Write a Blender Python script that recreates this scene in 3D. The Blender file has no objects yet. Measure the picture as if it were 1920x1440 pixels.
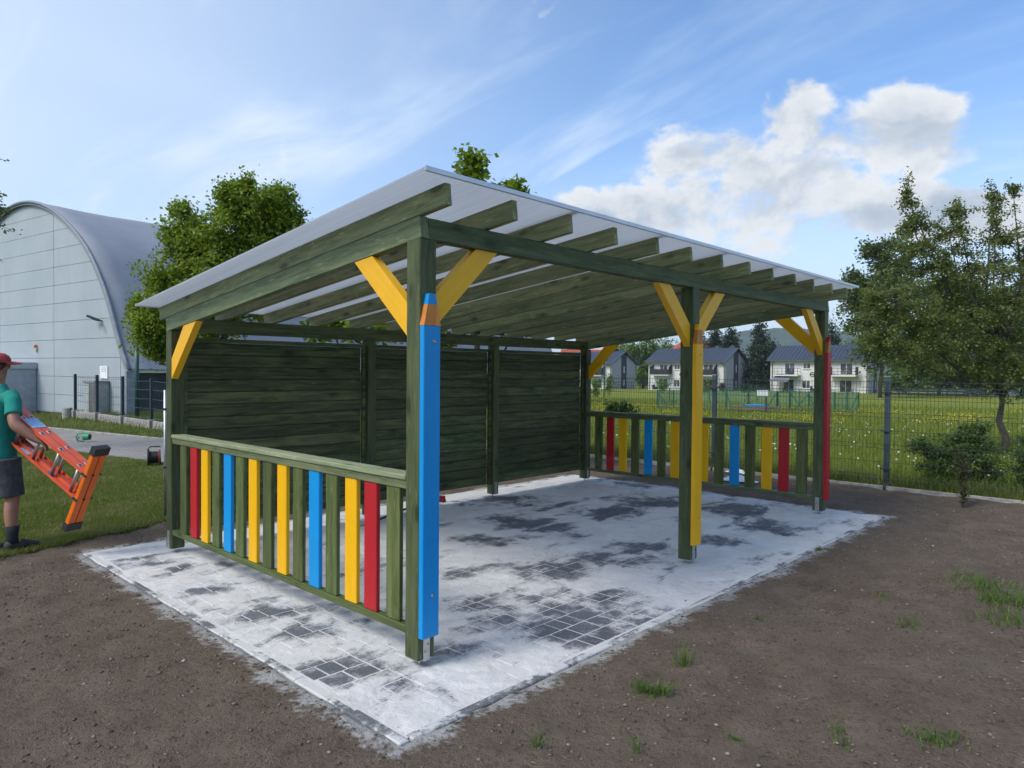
import bpy, math, random
import numpy as np
from mathutils import Vector, Matrix

random.seed(7)
RNG = np.random.default_rng(7)
R = math.radians
scene = bpy.context.scene
col = scene.collection

# ------------------------------------------------------------------ camera
CAM = np.array([-2.5147, -3.1133, 1.6956])
YAW, PITCH, ROLL, FPX = R(-46.4119), R(-1.0266), R(0.4355), 1322.614
FW = np.array([-math.sin(YAW) * math.cos(PITCH), math.cos(YAW) * math.cos(PITCH), math.sin(PITCH)])
_rt = np.array([math.cos(YAW), math.sin(YAW), 0.0])
_up = np.cross(_rt, FW)
RT = _rt * math.cos(ROLL) + _up * math.sin(ROLL)
UP = -_rt * math.sin(ROLL) + _up * math.cos(ROLL)
FH = np.array([FW[0], FW[1], 0]) / math.hypot(FW[0], FW[1])      # level forward
RH = np.array([_rt[0], _rt[1], 0])                               # level right
cd = bpy.data.cameras.new('camera')
cd.sensor_width = 36.0
cd.lens = FPX * 36.0 / 1920.0
cd.clip_start = 0.05
cd.clip_end = 6000
cam = bpy.data.objects.new('camera', cd)
cam.matrix_world = Matrix([[RT[0], UP[0], -FW[0], CAM[0]], [RT[1], UP[1], -FW[1], CAM[1]],
                           [RT[2], UP[2], -FW[2], CAM[2]], [0, 0, 0, 1]])
col.objects.link(cam)
scene.camera = cam


def P(px, py, D):
    """photo pixel (1920x1440) at depth D metres -> world point"""
    return CAM + (FW + RT * (px - 960) / FPX - UP * (py - 720) / FPX) * D


def G(px, py, z=0.0):
    v = FW + RT * (px - 960) / FPX - UP * (py - 720) / FPX
    return CAM + v * (z - CAM[2]) / v[2]


# ------------------------------------------------------------------ light and sky
SUN_EL, SUN_AZ = R(46), R(168)        # azimuth measured counter-clockwise from +X
sun_dir = Vector((math.cos(SUN_EL) * math.cos(SUN_AZ), math.cos(SUN_EL) * math.sin(SUN_AZ), math.sin(SUN_EL)))
sl = bpy.data.lights.new('sun', 'SUN')
sl.energy = 2.0
sl.angle = R(24)
sl.color = (1.0, 0.955, 0.89)
so = bpy.data.objects.new('sun', sl)
so.rotation_euler = (-sun_dir).to_track_quat('-Z', 'Y').to_euler()
so.location = (-20, 0, 30)
col.objects.link(so)
vs = scene.view_settings
vs.view_transform = 'Standard'
vs.look = 'None'
vs.gamma = 1.0
vs.use_curve_mapping = False
vs.exposure = 0.62
cy = scene.cycles
cy.max_bounces = 6
cy.diffuse_bounces = 3
cy.use_adaptive_sampling = True
cy.adaptive_threshold = 0.025
cy.glossy_bounces = 2
cy.transmission_bounces = 4
cy.transparent_max_bounces = 12
cy.caustics_reflective = False
cy.caustics_refractive = False


class NT:
    """small helper to write node trees"""
    def __init__(s, tree):
        s.t = tree

    def n(s, typ, **kw):
        nd = s.t.nodes.new(typ)
        for k, v in kw.items():
            setattr(nd, k, v)
        return nd

    def put(s, sock, v):
        if v is None:
            return
        if hasattr(v, 'is_linked') or hasattr(v, 'links'):
            s.t.links.new(v, sock)
        else:
            sock.default_value = v

    def math(s, op, a, b=None, c=None, clamp=False):
        nd = s.n('ShaderNodeMath', operation=op, use_clamp=clamp)
        s.put(nd.inputs[0], a)
        s.put(nd.inputs[1], b)
        s.put(nd.inputs[2], c)
        return nd.outputs[0]

    def vm(s, op, a, b=None, scale=None):
        nd = s.n('ShaderNodeVectorMath', operation=op)
        s.put(nd.inputs[0], a)
        s.put(nd.inputs[1], b)
        if scale is not None:
            s.put(nd.inputs['Scale'], scale)
        return nd.outputs['Value'] if op in ('DISTANCE', 'DOT_PRODUCT', 'LENGTH') else nd.outputs[0]

    def noise(s, vec, scale, detail=3, rough=.5, dist=0.0):
        nd = s.n('ShaderNodeTexNoise')
        s.put(nd.inputs['Vector'], vec)
        nd.inputs['Scale'].default_value = scale
        nd.inputs['Detail'].default_value = detail
        nd.inputs['Roughness'].default_value = rough
        nd.inputs['Distortion'].default_value = dist
        return nd.outputs[0]

    def voro(s, vec, scale, feature='F1', out='Distance'):
        nd = s.n('ShaderNodeTexVoronoi', feature=feature)
        s.put(nd.inputs['Vector'], vec)
        nd.inputs['Scale'].default_value = scale
        return nd.outputs[out]

    def rng(s, v, a, b, c=0.0, d=1.0, interp='SMOOTHSTEP'):
        nd = s.n('ShaderNodeMapRange', interpolation_type=interp)
        s.put(nd.inputs[0], v)
        for i, x in enumerate((a, b, c, d)):
            nd.inputs[i + 1].default_value = x
        return nd.outputs[0]

    def mix(s, f, a, b, blend='MIX'):
        nd = s.n('ShaderNodeMix', data_type='RGBA', blend_type=blend)
        s.put(nd.inputs[0], f)
        for k, v in ((6, a), (7, b)):
            if isinstance(v, (tuple, list)) and len(v) == 3:
                v = (*v, 1)
            s.put(nd.inputs[k], v)
        return nd.outputs[2]

    def comb(s, x, y, z):
        nd = s.n('ShaderNodeCombineXYZ')
        for i, v in enumerate((x, y, z)):
            s.put(nd.inputs[i], v)
        return nd.outputs[0]

    def sep(s, v):
        nd = s.n('ShaderNodeSeparateXYZ')
        s.put(nd.inputs[0], v)
        return nd.outputs

    def bump(s, h, strength=.3, dist=.01):
        nd = s.n('ShaderNodeBump')
        nd.inputs['Strength'].default_value = strength
        nd.inputs['Distance'].default_value = dist
        s.put(nd.inputs['Height'], h)
        return nd.outputs[0]


# world: Nishita sky, thin high cirrus, cumulus by direction
world = bpy.data.worlds.new('World')
scene.world = world
world.use_nodes = True
world.cycles.sampling_method = 'MANUAL'
world.cycles.sample_map_resolution = 256
wt = world.node_tree
wt.nodes.clear()
w = NT(wt)
sky = w.n('ShaderNodeTexSky', sky_type='NISHITA')
sky.sun_disc = False
sky.sun_elevation = SUN_EL
sky.sun_rotation = R(90) - SUN_AZ
sky.air_density = 1.0
sky.dust_density = 0.6
sky.ozone_density = 2.2
tc = w.n('ShaderNodeTexCoord')
dirv = w.vm('NORMALIZE', tc.outputs['Generated'])
dx, dy, dz = w.sep(dirv)
el = w.math('MAXIMUM', dz, 0.0)
den = w.math('ADD', el, 0.16)
uu = w.math('DIVIDE', dx, den)
vv = w.math('DIVIDE', dy, den)
plane = w.comb(uu, vv, 0.0)
mp = w.n('ShaderNodeMapping')
mp.inputs['Rotation'].default_value = (0, 0, R(6))
mp.inputs['Scale'].default_value = (1.5, 0.42, 1)
w.put(mp.inputs[0], plane)
c1 = w.noise(mp.outputs[0], 1.5, 5, .6, .7)
c2 = w.noise(plane, 0.55, 2, .5, .4)
sund = w.vm('DOT_PRODUCT', dirv, tuple(Vector((-0.72, 0.69, 0.0)).normalized()))
veil = w.rng(sund, -0.35, 0.62, 0.02, 0.80)                         # thin veil of cloud thickest towards the sun
ci = w.rng(c1, 0.44, 0.70, 0.0, 1.0)
ci = w.math('MULTIPLY', ci, w.rng(c2, 0.35, 0.62, 0.25, 1.0))
cirrus = w.math('ADD', w.math('MULTIPLY', ci, 0.75), w.math('MULTIPLY', veil, w.rng(c2, 0.2, 0.7, 0.55, 1.0)), clamp=True)
horiz = w.rng(dz, 0.0, 0.40, 0.86, 0.0)
cirrus = w.math('MAXIMUM', cirrus, horiz)


def cumulus(vec):
    return w.noise(vec, 7.5, 6, .60, .3)


sq = w.n('ShaderNodeMapping')
sq.inputs['Scale'].default_value = (1, 1, 1.5)
w.put(sq.inputs[0], dirv)
d0 = cumulus(sq.outputs[0])
off = w.vm('ADD', sq.outputs[0], tuple(Vector((-0.026, 0.014, 0.05))))
d1 = cumulus(off)


def bank(px, py, sx, sy):
    c = Vector((P(px, py, 1.0) - CAM)).normalized()
    rr = Vector(RH)
    u2 = rr.cross(c).normalized()
    a = w.math('DIVIDE', w.vm('DOT_PRODUCT', dirv, tuple(rr - c * rr.dot(c))), sx)
    b = w.math('DIVIDE', w.vm('DOT_PRODUCT', dirv, tuple(u2)), sy)
    q = w.math('ADD', w.math('MULTIPLY', a, a), w.math('MULTIPLY', b, b))
    fr = w.rng(w.vm('DOT_PRODUCT', dirv, tuple(c)), 0.2, 0.5)
    return w.math('MULTIPLY', w.rng(q, 0.0, 1.0, 1.0, 0.0, 'LINEAR'), fr)


bk = bank(1430, 350, .19, .12)
for b_ in ((1660, 250, .125, .07), (1180, 400, .13, .05), (1800, 400, .22, .05), (1500, 215, .075, .07), (1285, 290, .075, .055)):
    bk = w.math('MAXIMUM', bk, bank(*b_))
ring = w.rng(dz, 0.05, 0.30, 0.36, 0.0)
ring = w.math('MULTIPLY', ring, w.rng(w.noise(dirv, 1.9, 2, .5), 0.5, 0.64))
bk = w.math('MAXIMUM', bk, ring)
dens = w.math('ADD', w.math('MULTIPLY', w.math('SUBTRACT', d0, 0.5), 3.6), w.math('SUBTRACT', w.math('MULTIPLY', bk, 1.45), 0.66))
dens = w.math('ADD', dens, w.math('MULTIPLY', w.math('SUBTRACT', w.noise(sq.outputs[0], 26.0, 4, .65, .2), .5), 0.75))
cu = w.rng(dens, -0.10, 0.46, 0.0, 1.0)
lit = w.rng(w.math('SUBTRACT', d0, d1), -0.12, 0.10, 0.0, 1.0)
thick = w.rng(dens, 0.15, 1.0, 1.0, 0.0)
lit = w.math('MULTIPLY', w.math('ADD', w.math('MULTIPLY', lit, 0.62), w.math('MULTIPLY', thick, 0.38)), 1.0, clamp=True)
cucol = w.mix(lit, (2.35, 2.85, 3.45), (5.0, 5.1, 5.2))
cicol = w.mix(horiz, (4.3, 5.0, 5.9), (4.5, 5.2, 5.9))
skyc = w.mix(1.0, sky.outputs[0], (0.78, 0.98, 1.16, 1), 'MULTIPLY')
m1 = w.mix(cirrus, skyc, cicol)
m2 = w.mix(w.math('MULTIPLY', cu, w.rng(dz, -0.01, 0.03)), m1, cucol)
bg = w.n('ShaderNodeBackground')
w.put(bg.inputs[0], m2)
bg.inputs[1].default_value = 0.125
wo = w.n('ShaderNodeOutputWorld')
w.put(wo.inputs[0], bg.outputs[0])

# ------------------------------------------------------------------ helpers: meshes and objects
WM = {}


def npnoise(x, y, scale, octaves=4, seed=0, rough=.5):
    """value noise fBm on numpy arrays, range about -1..1"""
    x = np.asarray(x, float) * scale
    y = np.asarray(y, float) * scale
    tot = np.zeros(np.broadcast(x, y).shape)
    amp, norm = 1.0, 0.0

    def h(i, j, s):
        n = (i.astype(np.int64) * 374761393 + j.astype(np.int64) * 668265263 + s * 974634777) & 0x7fffffff
        n = ((n ^ (n >> 13)) * 1274126177) & 0x7fffffff
        return ((n ^ (n >> 16)) & 0xffff) / 32767.5 - 1.0
    for o in range(octaves):
        i, j = np.floor(x), np.floor(y)
        fx, fy = x - i, y - j
        fx, fy = fx * fx * (3 - 2 * fx), fy * fy * (3 - 2 * fy)
        s = seed + o * 17
        a = h(i, j, s) * (1 - fx) + h(i + 1, j, s) * fx
        b = h(i, j + 1, s) * (1 - fx) + h(i + 1, j + 1, s) * fx
        tot = tot + amp * (a * (1 - fy) + b * fy)
        norm += amp
        amp *= rough
        x, y = x * 2.03 + 11.7, y * 2.03 + 5.3
    return tot / norm


def sstep(a, b, x):
    t = np.clip((np.asarray(x, float) - a) / (b - a), 0, 1)
    return t * t * (3 - 2 * t)


def mesh_np(name, V, F):
    V = np.asarray(V, np.float32)
    me = bpy.data.meshes.new(name)
    if isinstance(F, np.ndarray):
        k = F.shape[1]
        nf = len(F)
        me.vertices.add(len(V))
        me.vertices.foreach_set('co', V.ravel())
        me.loops.add(nf * k)
        me.loops.foreach_set('vertex_index', F.astype(np.int32).ravel())
        me.polygons.add(nf)
        me.polygons.foreach_set('loop_start', np.arange(0, nf * k, k, dtype=np.int32))
        me.update(calc_edges=True)
    else:
        me.from_pydata([tuple(map(float, v)) for v in V], [], F)
        me.update()
    return me


def link(o, parent=None, world=None):
    world = world if world is not None else Matrix.Identity(4)
    col.objects.link(o)
    if parent is not None:
        o.parent = parent
        o.matrix_parent_inverse = WM[parent].inverted()
    o.matrix_basis = world
    WM[o] = world.copy()
    return o


def obj(name, me, mat, parent=None, world=None, smooth=False):
    if mat is not None and not me.materials:
        me.materials.append(mat)
    if smooth:
        me.polygons.foreach_set('use_smooth', [True] * len(me.polygons))
    return link(bpy.data.objects.new(name, me), parent, world)


def tag(o, label=None, cat=None, group=None, kind=None):
    if label:
        o['label'] = label
    if cat:
        o['category'] = cat
    if group:
        o['group'] = group
    if kind:
        o['kind'] = kind
    return o


def empty(name, loc, label, cat, group=None, rz=0.0):
    o = bpy.data.objects.new(name, None)
    o.empty_display_size = .1
    link(o, None, Matrix.Translation(Vector(loc)) @ Matrix.Rotation(rz, 4, 'Z'))
    return tag(o, label, cat, group)


class MB:
    def __init__(s):
        s.v, s.f = [], []

    def add(s, V, F):
        b = len(s.v)
        s.v += [tuple(map(float, p)) for p in V]
        s.f += [tuple(i + b for i in q) for q in F]
        return s

    def box(s, c, size, M=None):
        hx, hy, hz = [k / 2 for k in size]
        V = [Vector((x * hx, y * hy, z * hz)) for x in (-1, 1) for y in (-1, 1) for z in (-1, 1)]
        if M is not None:
            V = [M @ v for v in V]
        V = [v + Vector(c) for v in V]
        return s.add(V, [(0, 1, 3, 2), (4, 6, 7, 5), (0, 4, 5, 1), (2, 3, 7, 6), (0, 2, 6, 4), (1, 5, 7, 3)])

    def bb(s, x0, x1, y0, y1, z0, z1):
        return s.box(((x0 + x1) / 2, (y0 + y1) / 2, (z0 + z1) / 2), (x1 - x0, y1 - y0, z1 - z0))

    def bar(s, p0, p1, w_, h, up=(0, 0, 1)):
        p0, p1 = Vector(p0), Vector(p1)
        M = frame(p1 - p0, up)
        return s.box((p0 + p1) / 2, ((p1 - p0).length, w_, h), M)

    def tube(s, pts, rad, n=8, caps=True):
        pts = [Vector(p) for p in pts]
        if not hasattr(rad, '__len__'):
            rad = [rad] * len(pts)
        V, F = [], []
        pa = None
        for i, p in enumerate(pts):
            d = (pts[min(i + 1, len(pts) - 1)] - pts[max(i - 1, 0)]).normalized()
            if pa is None:
                a = d.orthogonal().normalized()
            else:
                a = (pa - d * pa.dot(d)).normalized()
            pa = a
            b = d.cross(a)
            for k in range(n):
                t = 2 * math.pi * k / n
                V.append(p + (a * math.cos(t) + b * math.sin(t)) * rad[i])
        for i in range(len(pts) - 1):
            for k in range(n):
                k2 = (k + 1) % n
                F.append((i * n + k, i * n + k2, (i + 1) * n + k2, (i + 1) * n + k))
        if caps:
            F.append(tuple(range(n - 1, -1, -1)))
            F.append(tuple(range((len(pts) - 1) * n, len(pts) * n)))
        return s.add(V, F)

    def prism(s, poly, ext):
        """polygon (3D points, ccw) extruded by vector ext"""
        n = len(poly)
        e = Vector(ext)
        V = [Vector(p) for p in poly] + [Vector(p) + e for p in poly]
        F = [tuple(range(n - 1, -1, -1)), tuple(range(n, 2 * n))]
        F += [(i, (i + 1) % n, n + (i + 1) % n, n + i) for i in range(n)]
        return s.add(V, F)

    def ball(s, c, r, nu=10, nv=6):
        r = r if hasattr(r, '__len__') else (r, r, r)
        V, F = [], []
        for j in range(nv + 1):
            th = math.pi * j / nv
            for i in range(nu):
                ph = 2 * math.pi * i / nu
                V.append((c[0] + r[0] * math.sin(th) * math.cos(ph), c[1] + r[1] * math.sin(th) * math.sin(ph), c[2] + r[2] * math.cos(th)))
        for j in range(nv):
            for i in range(nu):
                i2 = (i + 1) % nu
                F.append((j * nu + i, (j + 1) * nu + i, (j + 1) * nu + i2, j * nu + i2))
        return s.add(V, F)

    def build(s, name, mat, parent=None, smooth=False, local=None):
        """vertices are world coordinates; local = world matrix of the object (vertices are moved into it)"""
        V = s.v
        if local is not None:
            inv = local.inverted()
            V = [inv @ Vector(v) for v in V]
        me = mesh_np(name, V, s.f)
        return obj(name, me, mat, parent, local, smooth)


def frame(d, up=(0, 0, 1)):
    x = Vector(d).normalized()
    u = Vector(up)
    if abs(x.dot(u.normalized())) > .999:
        u = Vector((0, 1, 0))
    y = u.cross(x).normalized()
    z = x.cross(y)
    return Matrix((x, y, z)).transposed()


def cbox_mesh(name, l, w_, h, c=.003):
    """box with small chamfers, length along local X"""
    hs = (l / 2, w_ / 2, h / 2)
    V, idx = [], {}
    for sx in (-1, 1):
        for sy in (-1, 1):
            for sz in (-1, 1):
                sg = (sx, sy, sz)
                for ax in range(3):
                    p = [sg[k] * (hs[k] - (0 if k == ax else c)) for k in range(3)]
                    idx[(sg, ax)] = len(V)
                    V.append(p)
    F = []

    def orient(q):
        a, b, d = (Vector(V[q[i]]) for i in (0, 1, 2))
        n = (b - a).cross(d - a)
        cen = sum((Vector(V[i]) for i in q), Vector()) / len(q)
        return q if n.dot(cen) > 0 else q[::-1]
    for ax in range(3):
        o = [k for k in range(3) if k != ax]
        for sgn in (-1, 1):
            q = []
            for a, b in ((-1, -1), (1, -1), (1, 1), (-1, 1)):
                g = [0, 0, 0]
                g[ax] = sgn
                g[o[0]], g[o[1]] = a, b
                q.append(idx[(tuple(g), ax)])
            F.append(orient(tuple(q)))
    for ax in range(3):                       # edges along ax
        o = [k for k in range(3) if k != ax]
        for a in (-1, 1):
            for b in (-1, 1):
                q = []
                for t, k in ((-1, o[0]), (-1, o[1]), (1, o[1]), (1, o[0])):
                    g = [0, 0, 0]
                    g[ax], g[o[0]], g[o[1]] = t, a, b
                    q.append(idx[(tuple(g), k)])
                F.append(orient(tuple(q)))
    for sx in (-1, 1):
        for sy in (-1, 1):
            for sz in (-1, 1):
                F.append(orient(tuple(idx[((sx, sy, sz), k)] for k in range(3))))
    return mesh_np(name, V, F)


MCACHE = {}


def timber(name, p0, p1, w_, h, mat, parent, up=(0, 0, 1), c=.003):
    """wood member from p0 to p1 (centre line), w_ wide across, h along up"""
    p0, p1 = Vector(p0), Vector(p1)
    l = (p1 - p0).length
    key = (name, round(l, 4), w_, h, mat.name, c)
    if key not in MCACHE:
        MCACHE[key] = cbox_mesh(name, l, w_, h, c)
    M = Matrix.Translation((p0 + p1) / 2) @ frame(p1 - p0, up).to_4x4()
    return obj(name, MCACHE[key], mat, parent, M)


# ------------------------------------------------------------------ materials
MATS = {}


def newmat(name):
    m = bpy.data.materials.new(name)
    m.use_nodes = True
    m.node_tree.nodes.clear()
    t = NT(m.node_tree)
    out = t.n('ShaderNodeOutputMaterial')
    MATS[name] = m
    return m, t, out


def principled(t, out, color, rough=.6, normal=None, metal=0.0, spec=.5, **kw):
    p = t.n('ShaderNodeBsdfPrincipled')
    if isinstance(color, (tuple, list)) and len(color) == 3:
        color = (*color, 1)
    t.put(p.inputs['Base Color'], color)
    t.put(p.inputs['Roughness'], rough)
    p.inputs['Metallic'].default_value = metal
    p.inputs['Specular IOR Level'].default_value = spec
    if normal is not None:
        t.put(p.inputs['Normal'], normal)
    for k, v in kw.items():
        t.put(p.inputs[k], v)
    t.put(out.inputs[0], p.outputs[0])
    return p


def plain(name, color, rough=.6, metal=0.0, spec=.5, var=.12, scale=6.0, bump=0.0):
    """a colour with gentle unevenness"""
    m, t, out = newmat(name)
    tcn = t.n('ShaderNodeTexCoord')
    n1 = t.noise(tcn.outputs['Object'], scale, 4, .6)
    dark = tuple(c * (1 - var) for c in color)
    light = tuple(min(1, c * (1 + var)) for c in color)
    c = t.mix(t.rng(n1, .3, .7), dark, light)
    nr = t.bump(t.noise(tcn.outputs['Object'], scale * 8, 4, .6), bump, .004) if bump else None
    principled(t, out, c, t.rng(n1, .2, .8, rough * .9, min(1, rough * 1.1)), nr, metal, spec)
    return m


def wood_stain(name, dark, mid, light, rough=.55, contrast=1.0, tones=(.80, 1.22)):
    m, t, out = newmat(name)
    tcn = t.n('ShaderNodeTexCoord')
    oi = t.n('ShaderNodeObjectInfo')
    rnd = oi.outputs['Random']
    shift = t.comb(t.math('MULTIPLY', rnd, 37.0), t.math('MULTIPLY', rnd, 91.0), t.math('MULTIPLY', rnd, 53.0))
    p = t.vm('ADD', tcn.outputs['Object'], shift)
    wob = t.noise(p, 1.7, 2, .5)
    px_, py_, pz_ = t.sep(p)
    wv = t.math('MULTIPLY', t.math('SUBTRACT', wob, .5), .05)
    g = t.comb(t.math('MULTIPLY', px_, .55), t.math('ADD', t.math('MULTIPLY', py_, 1.0), wv), t.math('ADD', t.math('MULTIPLY', pz_, 1.0), wv))
    # knots
    kv = t.comb(t.math('MULTIPLY', px_, 2.6), t.math('MULTIPLY', py_, 7.0), t.math('MULTIPLY', pz_, 7.0))
    kd = t.voro(kv, 1.0)
    knot = t.rng(kd, .07, .20, 1.0, 0.0)
    halo = t.rng(kd, .12, .42, 1.0, 0.0)
    gs = t.comb(t.math('MULTIPLY', px_, 1.6), t.math('MULTIPLY', t.math('ADD', py_, wv), 42.0), t.math('MULTIPLY', t.math('ADD', pz_, wv), 42.0))
    gs = t.vm('ADD', gs, t.comb(0.0, t.math('MULTIPLY', halo, 1.6), t.math('MULTIPLY', halo, 1.6)))
    grain = t.noise(gs, 1.0, 5, .62, .35)
    fs = t.comb(t.math('MULTIPLY', px_, 8.0), t.math('MULTIPLY', py_, 75.0), t.math('MULTIPLY', pz_, 75.0))
    fleck = t.rng(t.noise(fs, 1.0, 2, .5), .63, .73)
    blot = t.noise(t.comb(t.math('MULTIPLY', px_, 2.2), t.math('MULTIPLY', py_, 24.0), t.math('MULTIPLY', pz_, 24.0)), 1.0, 5, .62, .5)
    c = t.mix(t.rng(grain, .34, .68), dark, mid)
    c = t.mix(t.math('MULTIPLY', t.rng(blot, .38, .66), .75 * contrast), c, light)
    c = t.mix(t.math('MULTIPLY', fleck, .55 * contrast), c, tuple(min(1, k * 1.7) for k in light))
    c = t.mix(t.math('MULTIPLY', halo, .35 * contrast), c, dark)
    c = t.mix(t.math('MULTIPLY', knot, .8), c, tuple(k * .45 for k in dark))
    tone = t.rng(rnd, 0, 1, tones[0], tones[1], 'LINEAR')
    hsv = t.n('ShaderNodeHueSaturation')
    t.put(hsv.inputs['Value'], tone)
    t.put(hsv.inputs['Hue'], t.rng(t.math('FRACT', t.math('MULTIPLY', rnd, 7.3)), 0, 1, .482, .512, 'LINEAR'))
    t.put(hsv.inputs['Color'], c)
    nr = t.bump(t.math('ADD', grain, t.math('MULTIPLY', knot, .5)), .35, .002)
    principled(t, out, hsv.outputs[0], rough, nr, 0, .3)
    return m


def paint(name, color, rough=.42):
    m, t, out = newmat(name)
    tcn = t.n('ShaderNodeTexCoord')
    oi = t.n('ShaderNodeObjectInfo')
    p = t.vm('ADD', tcn.outputs['Object'], t.comb(t.math('MULTIPLY', oi.outputs['Random'], 40.0), 3.0, 1.0))
    px_, py_, pz_ = t.sep(p)
    gs = t.comb(t.math('MULTIPLY', px_, 2.0), t.math('MULTIPLY', py_, 55.0), t.math('MULTIPLY', pz_, 55.0))
    gr = t.noise(gs, 1.0, 4, .6, .3)
    bl = t.noise(p, 4.0, 3, .5)
    c = t.mix(t.math('MULTIPLY', t.rng(gr, .3, .7), .5), color, tuple(k * .86 for k in color))
    c = t.mix(t.math('MULTIPLY', t.rng(bl, .4, .75), .3), c, tuple(k * .82 for k in color))
    kv = t.comb(t.math('MULTIPLY', px_, 1.6), t.math('MULTIPLY', py_, 7.0), t.math('MULTIPLY', pz_, 7.0))
    kn = t.rng(t.voro(kv, 1.0), .03, .09, 1.0, 0.0)
    c = t.mix(t.math('MULTIPLY', kn, .35), c, tuple(k * .5 for k in color))
    principled(t, out, c, rough, t.bump(gr, .22, .0015), 0, .4)
    return m


M_green = wood_stain('green_stained_wood', (.080, .104, .050), (.140, .176, .084), (.210, .238, .120))
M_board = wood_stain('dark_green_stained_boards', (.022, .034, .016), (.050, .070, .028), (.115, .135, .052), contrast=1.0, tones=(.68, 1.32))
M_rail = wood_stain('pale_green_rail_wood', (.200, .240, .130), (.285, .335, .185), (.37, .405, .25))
M_slat = wood_stain('olive_green_slat_wood', (.054, .074, .022), (.090, .120, .036), (.132, .156, .054))
M_post = wood_stain('deep_green_post_wood', (.036, .054, .022), (.064, .090, .037), (.104, .126, .054))
M_rafter = wood_stain('roof_lit_olive_rafter_wood', (.120, .138, .062), (.205, .228, .108), (.290, .305, .150))  # olive, lightened: the glow through the clear roof is put into the colour
M_yel = paint('yellow_paint', (.90, .47, .002))
M_blue = paint('blue_paint', (.001, .285, .68))
M_red = paint('red_paint', (.47, .014, .022))
M_tipwood = wood_stain('varnished_bare_wood', (.42, .17, .02), (.58, .25, .035), (.66, .32, .06), .35, .5)
M_zinc = plain('galvanised_steel', (.50, .52, .54), .38, .85, var=.15, scale=18)
M_brass = plain('yellow_zinc_screw', (.55, .38, .17), .35, .9, var=.2, scale=60)
M_white = plain('white_plastic', (.80, .80, .80), .45, var=.05)
M_black = plain('black_rubber', (.022, .022, .024), .55, var=.25, scale=20)
M_dark = plain('anthracite_paint', (.028, .036, .045), .45, var=.15, scale=4)


def mat_poly():
    m, t, out = newmat('multiwall_polycarbonate')
    g = t.n('ShaderNodeNewGeometry')
    x, y, z = t.sep(g.outputs['Position'])
    st = t.math('PINGPONG', x, .0055)
    st = t.rng(st, .0012, .0030, .0, 1.0)
    st2 = t.noise(t.comb(t.math('MULTIPLY', x, 26.0), t.math('MULTIPLY', y, .3), 0.0), 1.0, 3, .6)
    c = t.mix(t.rng(st2, .3, .7), (.78, .80, .84), (.90, .92, .95))
    c = t.mix(t.math('MULTIPLY', st, .25), c, (.88, .90, .92))
    tr = t.n('ShaderNodeBsdfTranslucent')
    t.put(tr.inputs[0], c)
    df = t.n('ShaderNodeBsdfDiffuse')
    t.put(df.inputs[0], c)
    tp = t.n('ShaderNodeBsdfTransparent')
    tp.inputs[0].default_value = (.86, .89, .93, 1)
    gl = t.n('ShaderNodeBsdfGlossy')
    gl.inputs[0].default_value = (.9, .92, .95, 1)
    gl.inputs['Roughness'].default_value = .18
    a = t.n('ShaderNodeMixShader')
    a.inputs[0].default_value = .26
    t.put(a.inputs[1], tr.outputs[0])
    t.put(a.inputs[2], df.outputs[0])
    b = t.n('ShaderNodeMixShader')
    b.inputs[0].default_value = .24
    t.put(b.inputs[1], a.outputs[0])
    t.put(b.inputs[2], tp.outputs[0])
    lw = t.n('ShaderNodeLayerWeight')
    lw.inputs[0].default_value = .35
    c2 = t.n('ShaderNodeMixShader')
    t.put(c2.inputs[0], t.math('MULTIPLY', lw.outputs['Fresnel'], .6))
    t.put(c2.inputs[1], b.outputs[0])
    t.put(c2.inputs[2], gl.outputs[0])
    t.put(out.inputs[0], c2.outputs[0])
    return m


M_poly = mat_poly()

# sand over the pavers: the same noise drives the sand's height and the dust on the stones
BLOBS = [(505, 1152, .30, .6), (560, 1185, .26, .5), (640, 1250, .32, .7), (590, 1262, .24, .6), (670, 1135, .2, .5), (395, 1105, .2, .5),
         (330, 1062, .16, .3), (1000, 1150, .42, .9), (1075, 1165, .42, 1.0), (1150, 1120, .33, .8), (920, 1135, .25, .6), (905, 1010, .28, .5),
         (1060, 1065, .40, .9), (1130, 1050, .35, .8), (1190, 1030, .35, .7), (850, 1075, .3, .6), (1000, 985, .5, .7), (1120, 960, .6, .8),
         (1240, 1160, .35, .6), (1340, 1010, .35, .8), (1380, 950, .6, .7), (1230, 940, .6, .8), (1180, 905, .6, .5), (900, 1235, .25, .5),
         (1430, 985, .45, .7), (960, 940, .5, .6), (760, 1290, .2, .4)]


def sand_mask(t, pos):
    """>0.5 where sand lies thick"""
    x, y, z = t.sep(pos)
    p = t.comb(x, y, 0.0)
    st = t.comb(t.math('ADD', t.math('MULTIPLY', x, 1.0), t.math('MULTIPLY', y, .45)), t.math('SUBTRACT', t.math('MULTIPLY', y, 1.7), t.math('MULTIPLY', x, .4)), 0.0)
    a = t.noise(st, 1.25, 6, .62, .5)
    b = t.noise(p, 7.0, 4, .6, .3)
    v = t.math('ADD', t.math('MULTIPLY', a, .72), t.math('MULTIPLY', b, .28))
    acc = None
    for px, py, r_, k in BLOBS:
        c = G(px, py)
        d = t.vm('DISTANCE', p, (float(c[0]), float(c[1]), 0.0))
        q = t.rng(d, 0.0, r_ * 1.6, k * .23, 0.0)
        acc = q if acc is None else t.math('MAXIMUM', acc, q)
    return t.math('ADD', t.math('SUBTRACT', v, acc), .075)


SAND_THR = .53


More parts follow.
